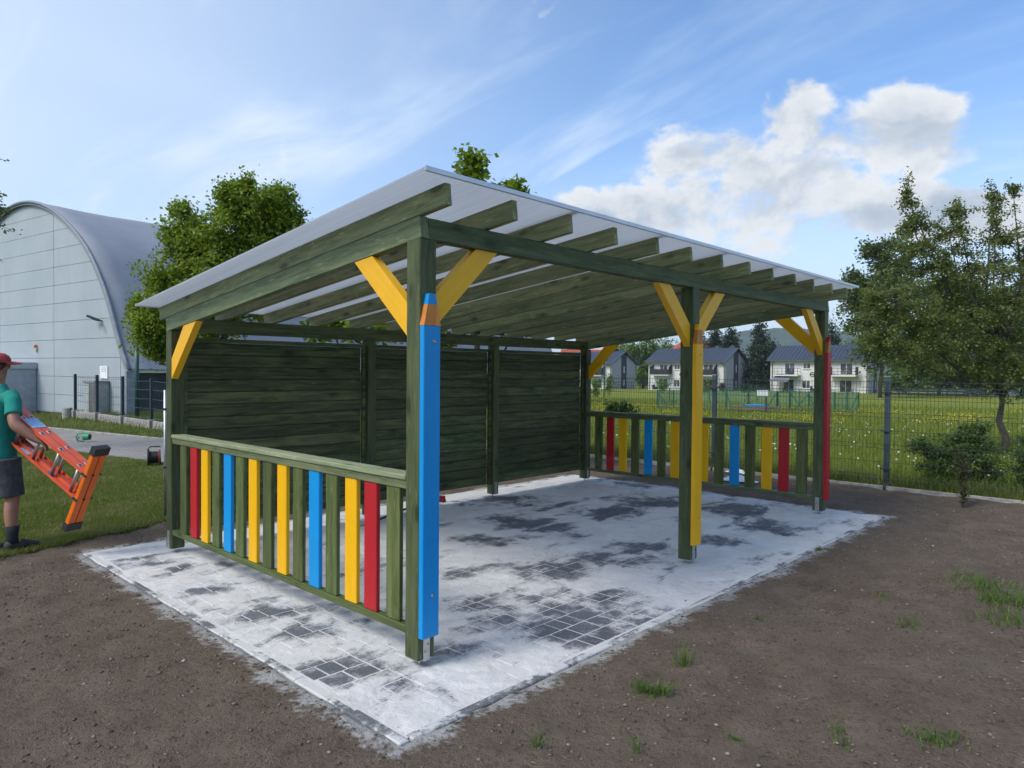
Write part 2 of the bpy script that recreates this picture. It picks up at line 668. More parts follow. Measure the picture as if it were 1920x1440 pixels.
def mat_paver():
    m, t, out = newmat('dark_granite_paver_with_sand_dust')
    g = t.n('ShaderNodeNewGeometry')
    pos = g.outputs['Position']
    oi = t.n('ShaderNodeObjectInfo')
    sp = t.noise(pos, 230.0, 2, .5)
    sp2 = t.noise(pos, 90.0, 3, .6)
    base = t.mix(t.rng(sp, .48, .66), (.060, .068, .082), (.23, .24, .26))
    base = t.mix(t.rng(sp2, .3, .7, 0, .35), base, (.045, .05, .062))
    isl = g.outputs['Random Per Island']
    hs = t.n('ShaderNodeHueSaturation')
    rv = t.math('FRACT', t.math('ADD', t.math('MULTIPLY', isl, 3.7), t.math('MULTIPLY', oi.outputs['Random'], 5.1)))
    t.put(hs.inputs['Value'], t.rng(rv, 0, 1, .8, 1.25, 'LINEAR'))
    t.put(hs.inputs['Color'], base)
    mk = sand_mask(t, pos)
    fine = t.noise(pos, 60.0, 3, .7)
    dust = t.rng(t.math('ADD', mk, t.math('MULTIPLY', t.math('SUBTRACT', fine, .5), .16)), SAND_THR - .12, SAND_THR + .015, .05, 1.0)
    edge = t.noise(pos, 25.0, 3, .6)
    dust = t.math('MAXIMUM', dust, t.rng(edge, .60, .75, 0, .45))
    c = t.mix(dust, hs.outputs[0], (.59, .575, .555))
    principled(t, out, c, .85, t.bump(t.math('ADD', sp2, t.math('MULTIPLY', dust, 1.0)), .4, .003), 0, .25)
    return m


def mat_kerb():
    m, t, out = newmat('dark_concrete_kerb_with_sand')
    g = t.n('ShaderNodeNewGeometry')
    pos = g.outputs['Position']
    sp = t.noise(pos, 180.0, 2, .5)
    a = t.noise(pos, 2.6, 5, .65, .4)
    b = t.noise(pos, 30.0, 4, .7)
    c = t.mix(t.rng(sp, .45, .65), (.075, .08, .09), (.17, .175, .18))
    d = t.rng(t.math('ADD', a, t.math('MULTIPLY', t.math('SUBTRACT', b, .5), .35)), .40, .54, .06, .94)
    c = t.mix(d, c, (.58, .565, .545))
    principled(t, out, c, .9, t.bump(b, .5, .004), 0, .2)
    return m


def mat_sand():
    m, t, out = newmat('white_quartz_sand')
    g = t.n('ShaderNodeNewGeometry')
    pos = g.outputs['Position']
    n1 = t.noise(pos, 3.0, 5, .6)
    n2 = t.noise(pos, 55.0, 5, .7)
    n3 = t.noise(pos, 14.0, 4, .6, .6)
    c = t.mix(t.rng(n1, .3, .7), (.55, .535, .515), (.66, .645, .62))
    c = t.mix(t.rng(n2, .30, .45, .55, 0.0), c, (.36, .36, .36))
    h = t.math('ADD', t.math('MULTIPLY', n2, .5), t.math('MULTIPLY', n3, 1.0))
    principled(t, out, c, .95, t.bump(h, .75, .012), 0, .15)
    return m


def mat_dirt():
    m, t, out = newmat('bare_brown_soil')
    g = t.n('ShaderNodeNewGeometry')
    pos = g.outputs['Position']
    x, y, z = t.sep(pos)
    n0 = t.noise(pos, .55, 4, .6)
    n1 = t.noise(pos, 3.2, 5, .65)
    n2 = t.noise(pos, 26.0, 5, .7)
    n3 = t.noise(pos, 120.0, 3, .7)
    n4 = t.noise(pos, 48.0, 4, .75)
    c = t.mix(t.rng(n1, .3, .7), (.142, .104, .075), (.228, .175, .130))
    c = t.mix(t.rng(n0, .35, .7, 0, .6), c, (.190, .150, .110))
    c = t.mix(t.rng(n2, .30, .48, .7, 0), c, (.050, .036, .027))
    c = t.mix(t.rng(n4, .52, .68, 0, .55), c, (.215, .170, .128))
    c = t.mix(t.rng(n4, .30, .44, .6, 0), c, (.060, .044, .032))
    c = t.mix(t.rng(n3, .60, .70, 0, .6), c, (.30, .26, .21))
    # sand spilled over the edge of the paving
    ex = t.math('MAXIMUM', t.math('MAXIMUM', t.math('SUBTRACT', -0.56, x), t.math('SUBTRACT', x, 6.62)),
                t.math('MAXIMUM', t.math('SUBTRACT', -0.57, y), t.math('SUBTRACT', y, 4.14)))
    sp = t.math('ADD', ex, t.math('ADD', t.math('MULTIPLY', t.math('SUBTRACT', n1, .5), -.50), t.math('MULTIPLY', t.math('SUBTRACT', n2, .5), -.28)))
    spill = t.rng(sp, .005, .12, .97, 0.0)
    c = t.mix(spill, c, (.54, .53, .51))
    h = t.math('ADD', t.math('ADD', n2, n4), t.math('MULTIPLY', n3, .5))
    principled(t, out, c, .95, t.bump(h, 1.0, .03), 0, .15)
    return m


def mat_turf(name, a, b, c_, dry, ysc=1.0, flowers=None):
    m, t, out = newmat(name)
    g = t.n('ShaderNodeNewGeometry')
    pos = g.outputs['Position']
    n0 = t.noise(pos, .22 * ysc, 4, .6)
    n1 = t.noise(pos, 2.1, 4, .65)
    n2 = t.noise(pos, 18.0, 4, .7)
    c = t.mix(t.rng(n1, .3, .7), a, b)
    c = t.mix(t.rng(n0, .35, .68), c, c_)
    c = t.mix(t.rng(n2, .55, .75, 0, .6), c, dry)
    if flowers:
        fb = t.rng(t.noise(pos, .13, 3, .6), .46, .60)
        fl = t.rng(t.noise(pos, 5.0, 3, .7), .52, .62)
        c = t.mix(t.math('MULTIPLY', t.math('MULTIPLY', fb, fl), .75), c, flowers)
    principled(t, out, c, .9, t.bump(t.math('ADD', n2, n1), .8, .05), 0, .1)
    return m


def mat_leaf(name, a, b, c_, trans=.35, rough=.45):
    m, t, out = newmat(name)
    g = t.n('ShaderNodeNewGeometry')
    r = g.outputs['Random Per Island']
    n = t.noise(g.outputs['Position'], 1.3, 2, .5)
    c = t.mix(r, a, b)
    c = t.mix(t.rng(n, .42, .68, 0, .8), c, c_)
    p = t.n('ShaderNodeBsdfPrincipled')
    t.put(p.inputs['Base Color'], c)
    p.inputs['Roughness'].default_value = rough
    p.inputs['Specular IOR Level'].default_value = .35
    tr = t.n('ShaderNodeBsdfTranslucent')
    hs = t.n('ShaderNodeHueSaturation')
    hs.inputs['Value'].default_value = 1.5
    hs.inputs['Hue'].default_value = .485
    t.put(hs.inputs['Color'], c)
    t.put(tr.inputs[0], hs.outputs[0])
    mx = t.n('ShaderNodeMixShader')
    mx.inputs[0].default_value = trans
    t.put(mx.inputs[1], p.outputs[0])
    t.put(mx.inputs[2], tr.outputs[0])
    t.put(out.inputs[0], mx.outputs[0])
    return m


M_paver = mat_paver()
M_sand = mat_sand()
M_kerb = mat_kerb()
M_dirt = mat_dirt()
M_lawn = mat_turf('short_lawn', (.070, .100, .022), (.110, .145, .030), (.120, .138, .036), (.18, .18, .07))
M_verge = mat_turf('rough_verge_grass', (.075, .105, .022), (.120, .150, .035), (.135, .150, .045), (.20, .19, .08))
M_mead = mat_turf('flowering_meadow', (.130, .165, .022), (.185, .220, .030), (.165, .190, .030), (.23, .24, .06), .5, (.50, .40, .02))
M_far = mat_turf('far_grassland', (.060, .095, .022), (.095, .140, .030), (.085, .120, .028), (.14, .15, .05), .2)
M_bladeL = mat_leaf('lawn_grass_blades', (.090, .132, .020), (.165, .205, .036), (.200, .205, .066), .42)
M_bladeM = mat_leaf('meadow_grass_blades', (.140, .190, .018), (.225, .275, .032), (.200, .225, .038), .4)
M_maple = mat_leaf('maple_leaves', (.095, .160, .014), (.220, .315, .026), (.160, .240, .020), .45)
M_apple = mat_leaf('apple_leaves', (.085, .120, .028), (.185, .230, .060), (.130, .165, .038), .4)
M_bush = mat_leaf('bush_leaves', (.045, .088, .015), (.105, .175, .026), (.070, .125, .018), .3)
M_bgt = mat_leaf('broadleaf_foliage', (.062, .100, .022), (.130, .180, .038), (.092, .135, .028), .32)
M_bgt2 = mat_leaf('bright_broadleaf_foliage', (.085, .155, .020), (.150, .235, .035), (.110, .180, .025), .3)
M_conif = mat_leaf('dark_conifer_needles', (.018, .036, .016), (.040, .066, .026), (.028, .050, .020), .1)
M_bark = plain('brown_bark', (.085, .068, .052), .9, var=.35, scale=22, bump=.6)

# ------------------------------------------------------------------ terrain
fp4, fp1 = P(284, 796, 18.8), P(141, 778, 21.8)
fdir = (fp1 - fp4)[:2]
fdir = fdir / np.linalg.norm(fdir)


def road_far_x(y):
    return 3.89 - .203 * (y - 14.28)


def road_near_x(y):
    return 2.31 - .217 * (y - 9.99)


def gz(x, y):
    x, y = np.asarray(x, float), np.asarray(y, float)
    d = (x - CAM[0]) * FH[0] + (y - CAM[1]) * FH[1]
    lat = (x - CAM[0]) * RH[0] + (y - CAM[1]) * RH[1]
    slope = -.0125 * np.clip(d - 10, 0, 150) * sstep(-6, 4, lat)
    sd = x - road_far_x(y)
    along = (x - fp1[0]) * -fdir[0] + (y - fp1[1]) * -fdir[1]
    bank = .235 * sstep(.15, 2.4, sd) * sstep(-3.2, .3, along) * sstep(9, 5.5, x) * sstep(6, 9, y)
    return slope + bank + .02 * npnoise(x, y, .25, 2, 3) * sstep(6, 20, d)


def gz1(x, y):
    return float(gz(np.array([x]), np.array([y]))[0])


def sheet(name, xs, ys, zfun, mat, keep=None, kind='structure', label=None, cat=None):
    X, Y = np.meshgrid(xs, ys, indexing='ij')
    Z = zfun(X, Y)
    nx, ny = X.shape
    V = np.stack([X.ravel(), Y.ravel(), Z.ravel()], 1)
    i = (np.arange(nx - 1)[:, None] * ny + np.arange(ny - 1)[None]).ravel()
    F = np.stack([i, i + ny, i + ny + 1, i + 1], 1)
    if keep is not None:
        cx = V[F][:, :, 0].mean(1)
        cy = V[F][:, :, 1].mean(1)
        F = F[keep(cx, cy)]
        used = np.unique(F)
        mp_ = np.zeros(len(V), int)
        mp_[used] = np.arange(len(used))
        V, F = V[used], mp_[F]
    o = obj(name, mesh_np(name, V, F), mat, smooth=True)
    tag(o, label, cat, kind=kind)
    return o


def graded(lo, hi, n0, fine_lo, fine_hi, nf):
    return np.unique(np.concatenate([np.linspace(lo, fine_lo, n0), np.linspace(fine_lo, fine_hi, nf), np.linspace(fine_hi, hi, n0)]))


PX0, PX1, PY0, PY1 = -.56, 6.62, -.575, 4.15          # paving outline


def ground_z(X, Y):
    return gz(X, Y) - .06


big = np.concatenate([-np.geomspace(2500, 60, 14), np.linspace(-50, 150, 80), np.geomspace(165, 2500, 12)])
sheet('ground', big, big, lambda X, Y: ground_z(X, Y) - .02, M_far)


def inpave(x, y, m=0.0):
    return (x > PX0 - m) & (x < PX1 + m) & (y > PY0 - m) & (y < PY1 + m)


def lawn_edge(x):
    return 4.88 + .30 * x + .10 * npnoise(x, x * 0, 1.3, 3, 5)


FENX = 8.80


def dirt_z(X, Y):
    d = np.maximum.reduce([PX0 - X, X - PX1, PY0 - Y, Y - PY1])
    n = .028 * npnoise(X, Y, 1.1, 3, 1) + .022 * npnoise(X, Y, 5.0, 3, 2) + .010 * npnoise(X, Y, 17, 2, 8)
    z = -.004 + .006 * npnoise(X, Y, 2.2, 2, 6) + n * sstep(0, .5, d) + .010 * npnoise(X, Y, 9, 2, 4)
    return np.where(d < -.03, -.12, np.where(d < .0, -.03, z))


xs = np.unique(np.concatenate([np.linspace(-9, -3.2, 40), np.linspace(-3.2, 9.2, 330), [9.2]]))
ys = np.unique(np.concatenate([np.linspace(-8, -3.2, 30), np.linspace(-3.2, 8, 300)]))
sheet('soil_yard', xs, ys, dirt_z, M_dirt, keep=lambda x, y: (x < FENX + .1) & ((y < lawn_edge(x) + .25) | (x > 2.5)) & ~inpave(x, y, -.12))

# lawn, path and verge on the left
lx = np.linspace(-16, 4.6, 110)
ly = np.linspace(2.5, 34, 150)
sheet('lawn', lx, ly, lambda X, Y: gz(X, Y) + .012 * npnoise(X, Y, 1.5, 3, 9) - .02 + .02 * sstep(0, .35, Y - lawn_edge(X)), M_lawn,
      keep=lambda x, y: (y > lawn_edge(x)) & (x < road_near_x(y) + .12))


def strip(name, fx0, fx1, y0, y1, dz, mat, ny=60, nx=6):
    t_ = np.linspace(0, 1, nx)
    yv = np.linspace(y0, y1, ny)
    X = np.array([[fx0(y) + (fx1(y) - fx0(y)) * t for y in yv] for t in t_])
    Y = np.tile(yv, (nx, 1))
    Z = gz(X, Y) + dz
    V = np.stack([X.ravel(), Y.ravel(), Z.ravel()], 1)
    i = (np.arange(nx - 1)[:, None] * ny + np.arange(ny - 1)[None]).ravel()
    F = np.stack([i, i + ny, i + ny + 1, i + 1], 1)
    return tag(obj(name, mesh_np(name, V, F), mat, smooth=True), kind='structure')


def mat_path():
    m, t, out = newmat('worn_concrete_block_path')
    g = t.n('ShaderNodeNewGeometry')
    pos = g.outputs['Position']
    br = t.n('ShaderNodeTexBrick')
    mpn = t.n('ShaderNodeMapping')
    mpn.inputs['Rotation'].default_value = (0, 0, R(12))
    t.put(mpn.inputs[0], pos)
    t.put(br.inputs['Vector'], mpn.outputs[0])
    br.inputs['Scale'].default_value = 1.0
    br.inputs['Brick Width'].default_value = .2
    br.inputs['Row Height'].default_value = .1
    br.inputs['Mortar Size'].default_value = .006
    br.inputs['Color1'].default_value = (.24, .22, .205, 1)
    br.inputs['Color2'].default_value = (.30, .275, .255, 1)
    br.inputs['Mortar'].default_value = (.11, .10, .085, 1)
    n = t.noise(pos, 1.2, 5, .65)
    c = t.mix(t.rng(n, .35, .7, 0, .7), br.outputs[0], (.33, .30, .27))
    c = t.mix(t.rng(t.noise(pos, 30, 3, .6), .3, .5, .5, 0), c, (.15, .14, .12))
    principled(t, out, c, .9, t.bump(br.outputs['Fac'], -.4, .006), 0, .2)
    return m


M_path = mat_path()
M_conc = plain('weathered_concrete', (.30, .285, .26), .9, var=.25, scale=9, bump=.5)
M_concl = plain('pale_concrete', (.42, .40, .36), .9, var=.22, scale=7, bump=.5)
strip('paved_path', road_near_x, road_far_x, 6.2, 34, .004, M_path, 90, 10)
sheet('verge', np.linspace(-3, 12, 90), np.linspace(6.2, 40, 130), lambda X, Y: gz(X, Y) + .02 * npnoise(X, Y, 1.4, 3, 12) + .012, M_verge,
      keep=lambda x, y: (x > road_far_x(y) + .10))
# kerb stones on the far side of the path
kp = empty('path_kerb', (road_far_x(14), 14, 0), 'low pale concrete edging along the far side of the block path', 'kerb')
yy = 8.0
while yy < 24:
    a = Vector((road_far_x(yy) + .06, yy, gz1(road_far_x(yy), yy) - .02))
    b = Vector((road_far_x(yy + .985) + .06, yy + .985, gz1(road_far_x(yy + 1), yy + 1) - .02))
    timber('kerb_stone', a, b, .10, .12, M_conc, kp, c=.008)
    yy += 1.0

# meadow beyond the right-hand fence
sheet('meadow', np.unique(np.concatenate([np.linspace(FENX + .06, 30, 70), np.linspace(30, 150, 90)])),
      np.unique(np.concatenate([np.linspace(-60, -8, 40), np.linspace(-8, 30, 80), np.linspace(30, 150, 70)])),
      lambda X, Y: gz(X, Y) + .03 * npnoise(X, Y, .8, 3, 21) + .01, M_mead)

# ------------------------------------------------------------------ paving
pav = obj('paving', mesh_np('paving', *[(lambda m_: (m_.v, m_.f))(MB().bb(PX0 + .05, PX1 - .05, PY0 + .05, PY1 - .05, -.11, -.065))][0]), M_conc)
tag(pav, kind='structure')
# pavers in rows along X
rowd, gap = .16, .008
cells = []
y = PY0 + .075
rs = random.Random(3)
while y + rowd < PY1 - .06:
    x = PX0 + .075 - rs.choice((0, .06, .1))
    while x < PX1 - .075:
        l = rs.choice((.12, .16, .16, .20, .24))
        a, b = max(x, PX0 + .075), min(x + l, PX1 - .075)
        if b - a > .045:
            cells.append((a + gap / 2, b - gap / 2, y + gap / 2, y + rowd - gap / 2))
        x += l
    y += rowd


def proj(p):
    v = np.asarray(p, float) - CAM
    z = v @ FW
    return 960 + FPX * (v @ RT) / z, 720 - FPX * (v @ UP) / z, z


vis = []
for i, (a, b, c, d) in enumerate(cells):
    u, v_, z = proj(((a + b) / 2, (c + d) / 2, 0))
    ok = 0 < u < 1920 and 0 < v_ < 1440
    vis.append(((b - a) * (d - c) / z ** 3 if ok else 0, i))
near = set(i for _, i in sorted(vis, reverse=True)[:300])
PM = {}
rest = MB()
for i, (a, b, c, d) in enumerate(cells):
    h = rs.uniform(-.0018, .0012)
    if i in near:
        key = (round(b - a, 3), round(d - c, 3))
        if key not in PM:
            PM[key] = cbox_mesh('paver', key[0], key[1], .06, .004)
        obj('paver', PM[key], M_paver, pav, Matrix.Translation(((a + b) / 2, (c + d) / 2, -.03 + h)) @ Matrix.Rotation(rs.uniform(-.004, .004), 4, 'Z'))
    else:
        rest.bb(a, b, c, d, -.06 + h, h)
tag(rest.build('paver_field', M_paver, pav), kind='stuff')
# edging kerbs
for x0, y0, x1, y1 in ((PX0 + .03, PY0, PX0 + .03, PY1), (PX1 - .03, PY0, PX1 - .03, PY1), (PX0 + .065, PY0 + .03, PX1 - .065, PY0 + .03), (PX0 + .065, PY1 - .03, PX1 - .065, PY1 - .03)):
    n = round(max(abs(x1 - x0), abs(y1 - y0)))
    for k in range(n):
        a = Vector((x0, y0, 0)).lerp(Vector((x1, y1, 0)), k / n)
        b = Vector((x0, y0, 0)).lerp(Vector((x1, y1, 0)), (k + 1) / n)
        e = (b - a).normalized() * .003
        j = Vector((rs.uniform(-.004, .004), rs.uniform(-.004, .004), -.0985 + rs.uniform(-.003, .003)))
        timber('kerb_stone', a + e + j, b - e + j, .058, .20, M_kerb, pav, c=.006)

# sand sheet with real height
sx = np.linspace(PX0 + .03, PX1 - .03, 440)
sy = np.linspace(PY0 + .03, PY1 - .03, 290)
X, Y = np.meshgrid(sx, sy, indexing='ij')
V = np.stack([X.ravel(), Y.ravel(), np.zeros(X.size)], 1)
ny = len(sy)
i = (np.arange(len(sx) - 1)[:, None] * ny + np.arange(ny - 1)[None]).ravel()
tmp = obj('sand_tmp', mesh_np('sand_tmp', V, np.stack([i, i + ny, i + ny + 1, i + 1], 1)), M_sand)
gt = bpy.data.node_groups.new('sand_height', 'GeometryNodeTree')
gt.interface.new_socket('Geometry', in_out='INPUT', socket_type='NodeSocketGeometry')
gt.interface.new_socket('Geometry', in_out='OUTPUT', socket_type='NodeSocketGeometry')
g_ = NT(gt)
gi, go = g_.n('NodeGroupInput'), g_.n('NodeGroupOutput')
sp_ = g_.n('GeometryNodeSetPosition')
pos_ = g_.n('GeometryNodeInputPosition').outputs[0]
mk_ = sand_mask(g_, pos_)
rise = g_.rng(mk_, SAND_THR - .015, SAND_THR + .12, 0.0, 1.0)
lump = g_.noise(pos_, 22.0, 4, .65, .5)
hz = g_.math('ADD', g_.math('MULTIPLY', rise, g_.math('ADD', .006, g_.math('MULTIPLY', lump, .010))), -.0032)
g_.put(sp_.inputs['Offset'], g_.comb(0.0, 0.0, hz))
g_.put(sp_.inputs['Geometry'], gi.outputs[0])
g_.put(go.inputs[0], sp_.outputs[0])
md = tmp.modifiers.new('height', 'NODES')
md.node_group = gt
dg = bpy.context.evaluated_depsgraph_get()
me = bpy.data.meshes.new_from_object(tmp.evaluated_get(dg))
bpy.data.objects.remove(tmp)
me.name = 'sand'
sand = obj('sand', me, M_sand, smooth=True)
tag(sand, 'white sand swept unevenly over the dark paving stones', 'sand', kind='stuff')

# ------------------------------------------------------------------ the shelter
L, W, S = 6.29, 3.69, .12
ZB, ZF, ZBK = .045, 2.442, 2.052
SL = (ZF - ZBK) / (W - S)
HB, HR, WR = .126, .120, .046
OV, OVB = .212, .16


def side_z(y):
    return ZF - SL * y


sh = empty('shelter', (0, 0, 0), 'green wooden open shelter with clear sloping roof, pencil posts and colourful railings', 'shelter')


def post_base(post, cx, cy, front):
    m_ = MB()
    m_.tube([(cx, cy, -.02), (cx, cy, ZB)], .011, 10)
    m_.bb(cx - .05, cx + .05, cy - .05, cy + .05, ZB - .008, ZB - .001)
    if front == 'y':
        m_.bb(cx - .024, cx + .024, cy - S / 2 - .004, cy - S / 2 - .0008, ZB - .008, ZB + .16)
    else:
        m_.bb(cx - S / 2 - .004, cx - S / 2 - .0008, cy - .024, cy + .024, ZB - .008, ZB + .16)
    b = m_.build('post_base', M_zinc, post)
    for dz_, dd in ((.045, -.008), (.085, .010)):
        m_ = MB()
        if front == 'y':
            m_.tube([(cx + dd, cy - S / 2 - .004, ZB + dz_), (cx + dd, cy - S / 2 - .010, ZB + dz_)], [.008, .006], 8)
        else:
            m_.tube([(cx - S / 2 - .004, cy + dd, ZB + dz_), (cx - S / 2 - .010, cy + dd, ZB + dz_)], [.008, .006], 8)
        m_.build('screw', M_brass, post)


def post(cx, cy, ztop, front='y', sx_=S, sy_=S):
    p = timber('post', (cx, cy, ZB), (cx, cy, ztop), sx_, sy_, M_post, sh, up=(0, 1, 0), c=.004)
    post_base(p, cx, cy, front)
    return p


h2 = S / 2
pA = post(h2, h2, ZF)
pB = post(3.10, h2, ZF)
pC = post(L - h2, h2, ZF, 'x')
pD = post(h2, W - h2, side_z(W - h2) - .002, 'x')
pG = post(L - h2, W - h2, side_z(W - h2) - .002, 'y')
pE = post(2.195, W - h2, 2.035, 'y', .10, .12)
pF = post(4.205, W - h2, 2.035, 'y', .10, .12)
# post tops are horizontal and the side beams slope over them
ang = Vector((0, -1, SL)).normalized()
ca = math.sqrt(1 + SL * SL)
for nm, x in (('side_beam', .030), ('side_beam', L - .030)):
    y0, y1 = 0.0, W
    timber(nm, (x, y1, side_z(y1) + HB * .5 * ca), (x, y0, side_z(y0) + HB * .5 * ca), .06, HB, M_green, sh)
timber('front_beam', (.062, h2 - .02, ZF + HB / 2 - .004), (L - .062, h2 - .02, ZF + HB / 2 - .004), .078, HB - .004, M_post, sh)
timber('back_beam', (.062, W - h2, 2.036 + .064), (L - .062, W - h2, 2.036 + .064), .08, .128, M_post, sh)
# rafters
NR = 13
for k in range(NR):
    x = WR / 2 + k * (L - WR) / (NR - 1)
    o0, o1 = -OV, W + OVB

    def rz(y):
        return side_z(y) + (HB + HR * .5) * ca + .002
    jit = random.uniform(-.012, .012) if 0 < k < NR - 1 else 0
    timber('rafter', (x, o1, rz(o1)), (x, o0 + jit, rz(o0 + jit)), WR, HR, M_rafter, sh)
# roof sheet
RX0, RX1, RY0, RY1 = -.20, 6.43, -.285, 3.865


def roof_z(y):
    return side_z(y) + (HB + HR) * ca + .003


mb = MB()
th = .016
nseg = 26
for k in range(nseg):
    pass
# one multiwall sheet each 1.05 m wide, joined by flat profiles
m_ = MB()
V = []
xs_ = np.linspace(RX0, RX1, 40)
for x in xs_:
    sag = .006 * math.sin((x - RX0) * 2.1) * .4
    for y_, dz_ in ((RY0, 0), (RY1, 0), (RY1, th), (RY0, th)):
        V.append((x, y_, roof_z(y_) + dz_ + (.0 if y_ == RY1 else sag)))
F = []
for k in range(len(xs_) - 1):
    for j in range(4):
        F.append((k * 4 + j, k * 4 + (j + 1) % 4, k * 4 + 4 + (j + 1) % 4, k * 4 + 4 + j))
F += [(3, 2, 1, 0), tuple((len(xs_) - 1) * 4 + j for j in range(4))]
m_.add(V, F)
roof = m_.build('roof_sheet', M_poly, sh)
M_alu = plain('aluminium_profile', (.52, .54, .57), .35, .75, var=.1, scale=3)
for nm, y_ in (('edge_profile', RY0), ('edge_profile', RY1)):
    d = -.004 if y_ == RY0 else .004
    timber(nm, (RX0 - .002, y_ + d, roof_z(y_) + th / 2), (RX1 + .002, y_ + d, roof_z(y_) + th / 2), .012, th + .012, M_alu, roof, c=.002)
m_ = MB()
for k in range(1, 6):
    x = WR / 2 + [0, 2, 4, 6, 8, 10][k] * (L - WR) / (NR - 1)
    m_ = MB()
    m_.bar((x, RY0 + .01, roof_z(RY0 + .01) + th + .005), (x, RY1 - .01, roof_z(RY1 - .01) + th + .005), .05, .008)
    m_.build('joint_profile', M_alu, roof)


# braces: parallelograms with plumb and level cuts
def brace(poly, ext):
    m2 = MB().prism(poly, ext)
    c = sum((Vector(p) for p in poly), Vector()) / 4 + Vector(ext) / 2
    d = (Vector(poly[1]) + Vector(poly[2]) - Vector(poly[0]) - Vector(poly[3]))
    Mx = Matrix.Translation(c) @ frame(d, (0, 0, 1)).to_4x4()
    b = m2.build('brace', M_yel, sh, local=Mx)
    for e, n0 in ((0.12, 0), (.88, 1)):
        q = Vector(poly[0]).lerp(Vector(poly[1]), e)
        q2 = Vector(poly[3]).lerp(Vector(poly[2]), e)
        q = q.lerp(q2, .5)
    return b


bt = .06


def brace_x(x_post, sgn, x_reach, zlow, zlow2, reach2):
    # in the front plane, from a post towards +-x
    y0 = h2 - .035
    a = [(x_post, y0, zlow), (x_post + sgn * x_reach, y0, ZF - .003), (x_post + sgn * reach2, y0, ZF - .003), (x_post, y0, zlow2)]
    brace(a, (0, bt, 0))


def brace_y(x0, y_post, sgn, zlow, zhi, r1, r2):
    def e(y):
        return side_z(y) - .003
    ya, yb = y_post + sgn * r1, y_post + sgn * r2
    brace([(x0, y_post, zlow), (x0, ya, e(ya)), (x0, yb, e(yb)), (x0, y_post, zhi)], (bt, 0, 0))


brace_x(S, 1, .52, 1.935, 2.125, .335)
brace_x(3.04, -1, .52, 1.925, 2.115, .335)
brace_x(3.16, 1, .52, 1.930, 2.120, .335)
brace_x(L - S, -1, .52, 1.92, 2.11, .335)
brace_y(.004, S, 1, 1.895, 2.085, .53, .345)
brace_y(.004, W - S, -1, 1.605, 1.785, .53, .27)
brace_y(L - bt - .004, S, 1, 1.90, 2.085, .52, .335)
brace_y(L - bt - .004, W - S, -1, 1.585, 1.77, .53, .29)
for x_, z_ in ((2.99, 1.965), (2.61, 2.40), (6.13, 1.96), (5.72, 2.40)):
    pass

# railings
SEQ = 'GRYGBGYGYGBGYRG'
CM = {'G': M_slat, 'R': M_red, 'Y': M_yel, 'B': M_blue}
for side, x0 in (('l', 0.0), ('r', L - S)):
    ya, yb = S + .002, W - S - .002
    xc = x0 + h2
    m_ = MB()
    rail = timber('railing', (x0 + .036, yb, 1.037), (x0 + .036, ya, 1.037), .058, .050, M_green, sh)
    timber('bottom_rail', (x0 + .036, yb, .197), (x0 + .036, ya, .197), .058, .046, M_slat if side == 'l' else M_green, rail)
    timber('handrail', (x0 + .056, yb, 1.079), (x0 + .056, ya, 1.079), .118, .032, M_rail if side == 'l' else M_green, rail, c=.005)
    for ye in (ya + .03, yb - .03):
        pass
    for k, ch in enumerate(SEQ):
        yc = .265 + .2195 * k + random.uniform(-.006, .006)
        if side == 'l':
            xs0 = x0 + .030
        else:
            xs0 = x0 + .030
        z0, z1 = .178 + random.uniform(-.006, .006), 1.058
        timber('slat', (xs0, yc, .221), (xs0, yc, 1.011), .030, .130, CM[ch], rail, up=(0, 1, 0), c=.004)

# back wall panels
yp = W - .040
for xa, xb in ((S, 2.145), (2.245, 4.155), (4.255, L - S)):
    fr = MB()
    fr.bb(xa + .002, xb - .002, yp - .034, yp + .002, 1.950, 1.988)
    fr.bb(xa + .002, xa + .042, yp - .034, yp + .002, .172, 1.949)
    fr.bb(xb - .042, xb - .002, yp - .034, yp + .002, .172, 1.949)
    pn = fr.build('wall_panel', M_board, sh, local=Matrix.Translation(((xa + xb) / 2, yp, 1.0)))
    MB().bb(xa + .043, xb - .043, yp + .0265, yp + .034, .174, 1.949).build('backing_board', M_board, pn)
    nb = 15
    bh = (1.949 - .174) / nb
    for k in range(nb):
        z = .174 + bh * (k + .5)
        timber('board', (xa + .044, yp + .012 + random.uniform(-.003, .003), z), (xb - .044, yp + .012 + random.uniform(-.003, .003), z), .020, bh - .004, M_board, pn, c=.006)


# pencil boards on the front posts
def pencil(xc, mat, ztop, tipw, lab):
    y0, y1 = -.001, -.040
    wd = .122

    def slab(z0, w0, z1, w1):
        return MB().prism([(xc - w0 / 2, y1, z0), (xc + w0 / 2, y1, z0), (xc + w1 / 2, y1, z1), (xc - w1 / 2, y1, z1)], (0, y0 - y1, 0))
    zb, z1, z2, z3 = .178, 1.950, 2.070, ztop
    # body with chamfered edges
    p = timber('pencil_board', (xc, (y0 + y1) / 2, zb), (xc, (y0 + y1) / 2, z1), y0 - y1, wd, mat, sh, up=(1, 0, 0), c=.004)
    p['label'] = lab
    slab(z1 + .0005, wd, z2, .068).build('pencil_wood', M_tipwood, p, local=Matrix.Translation((xc, -.02, z1)) @ frame((0, 0, 1), (1, 0, 0)).to_4x4())
    slab(z2 + .0005, .068, z3, tipw).build('pencil_lead', mat, p, local=Matrix.Translation((xc, -.02, z2)))
    for zz in (.415, 1.86):
        m2 = MB().tube([(xc + .012, y1 + .001, zz), (xc + .012, y1 - .006, zz)], [.010, .007], 10)
        m2.build('screw', M_brass, p)
    return p


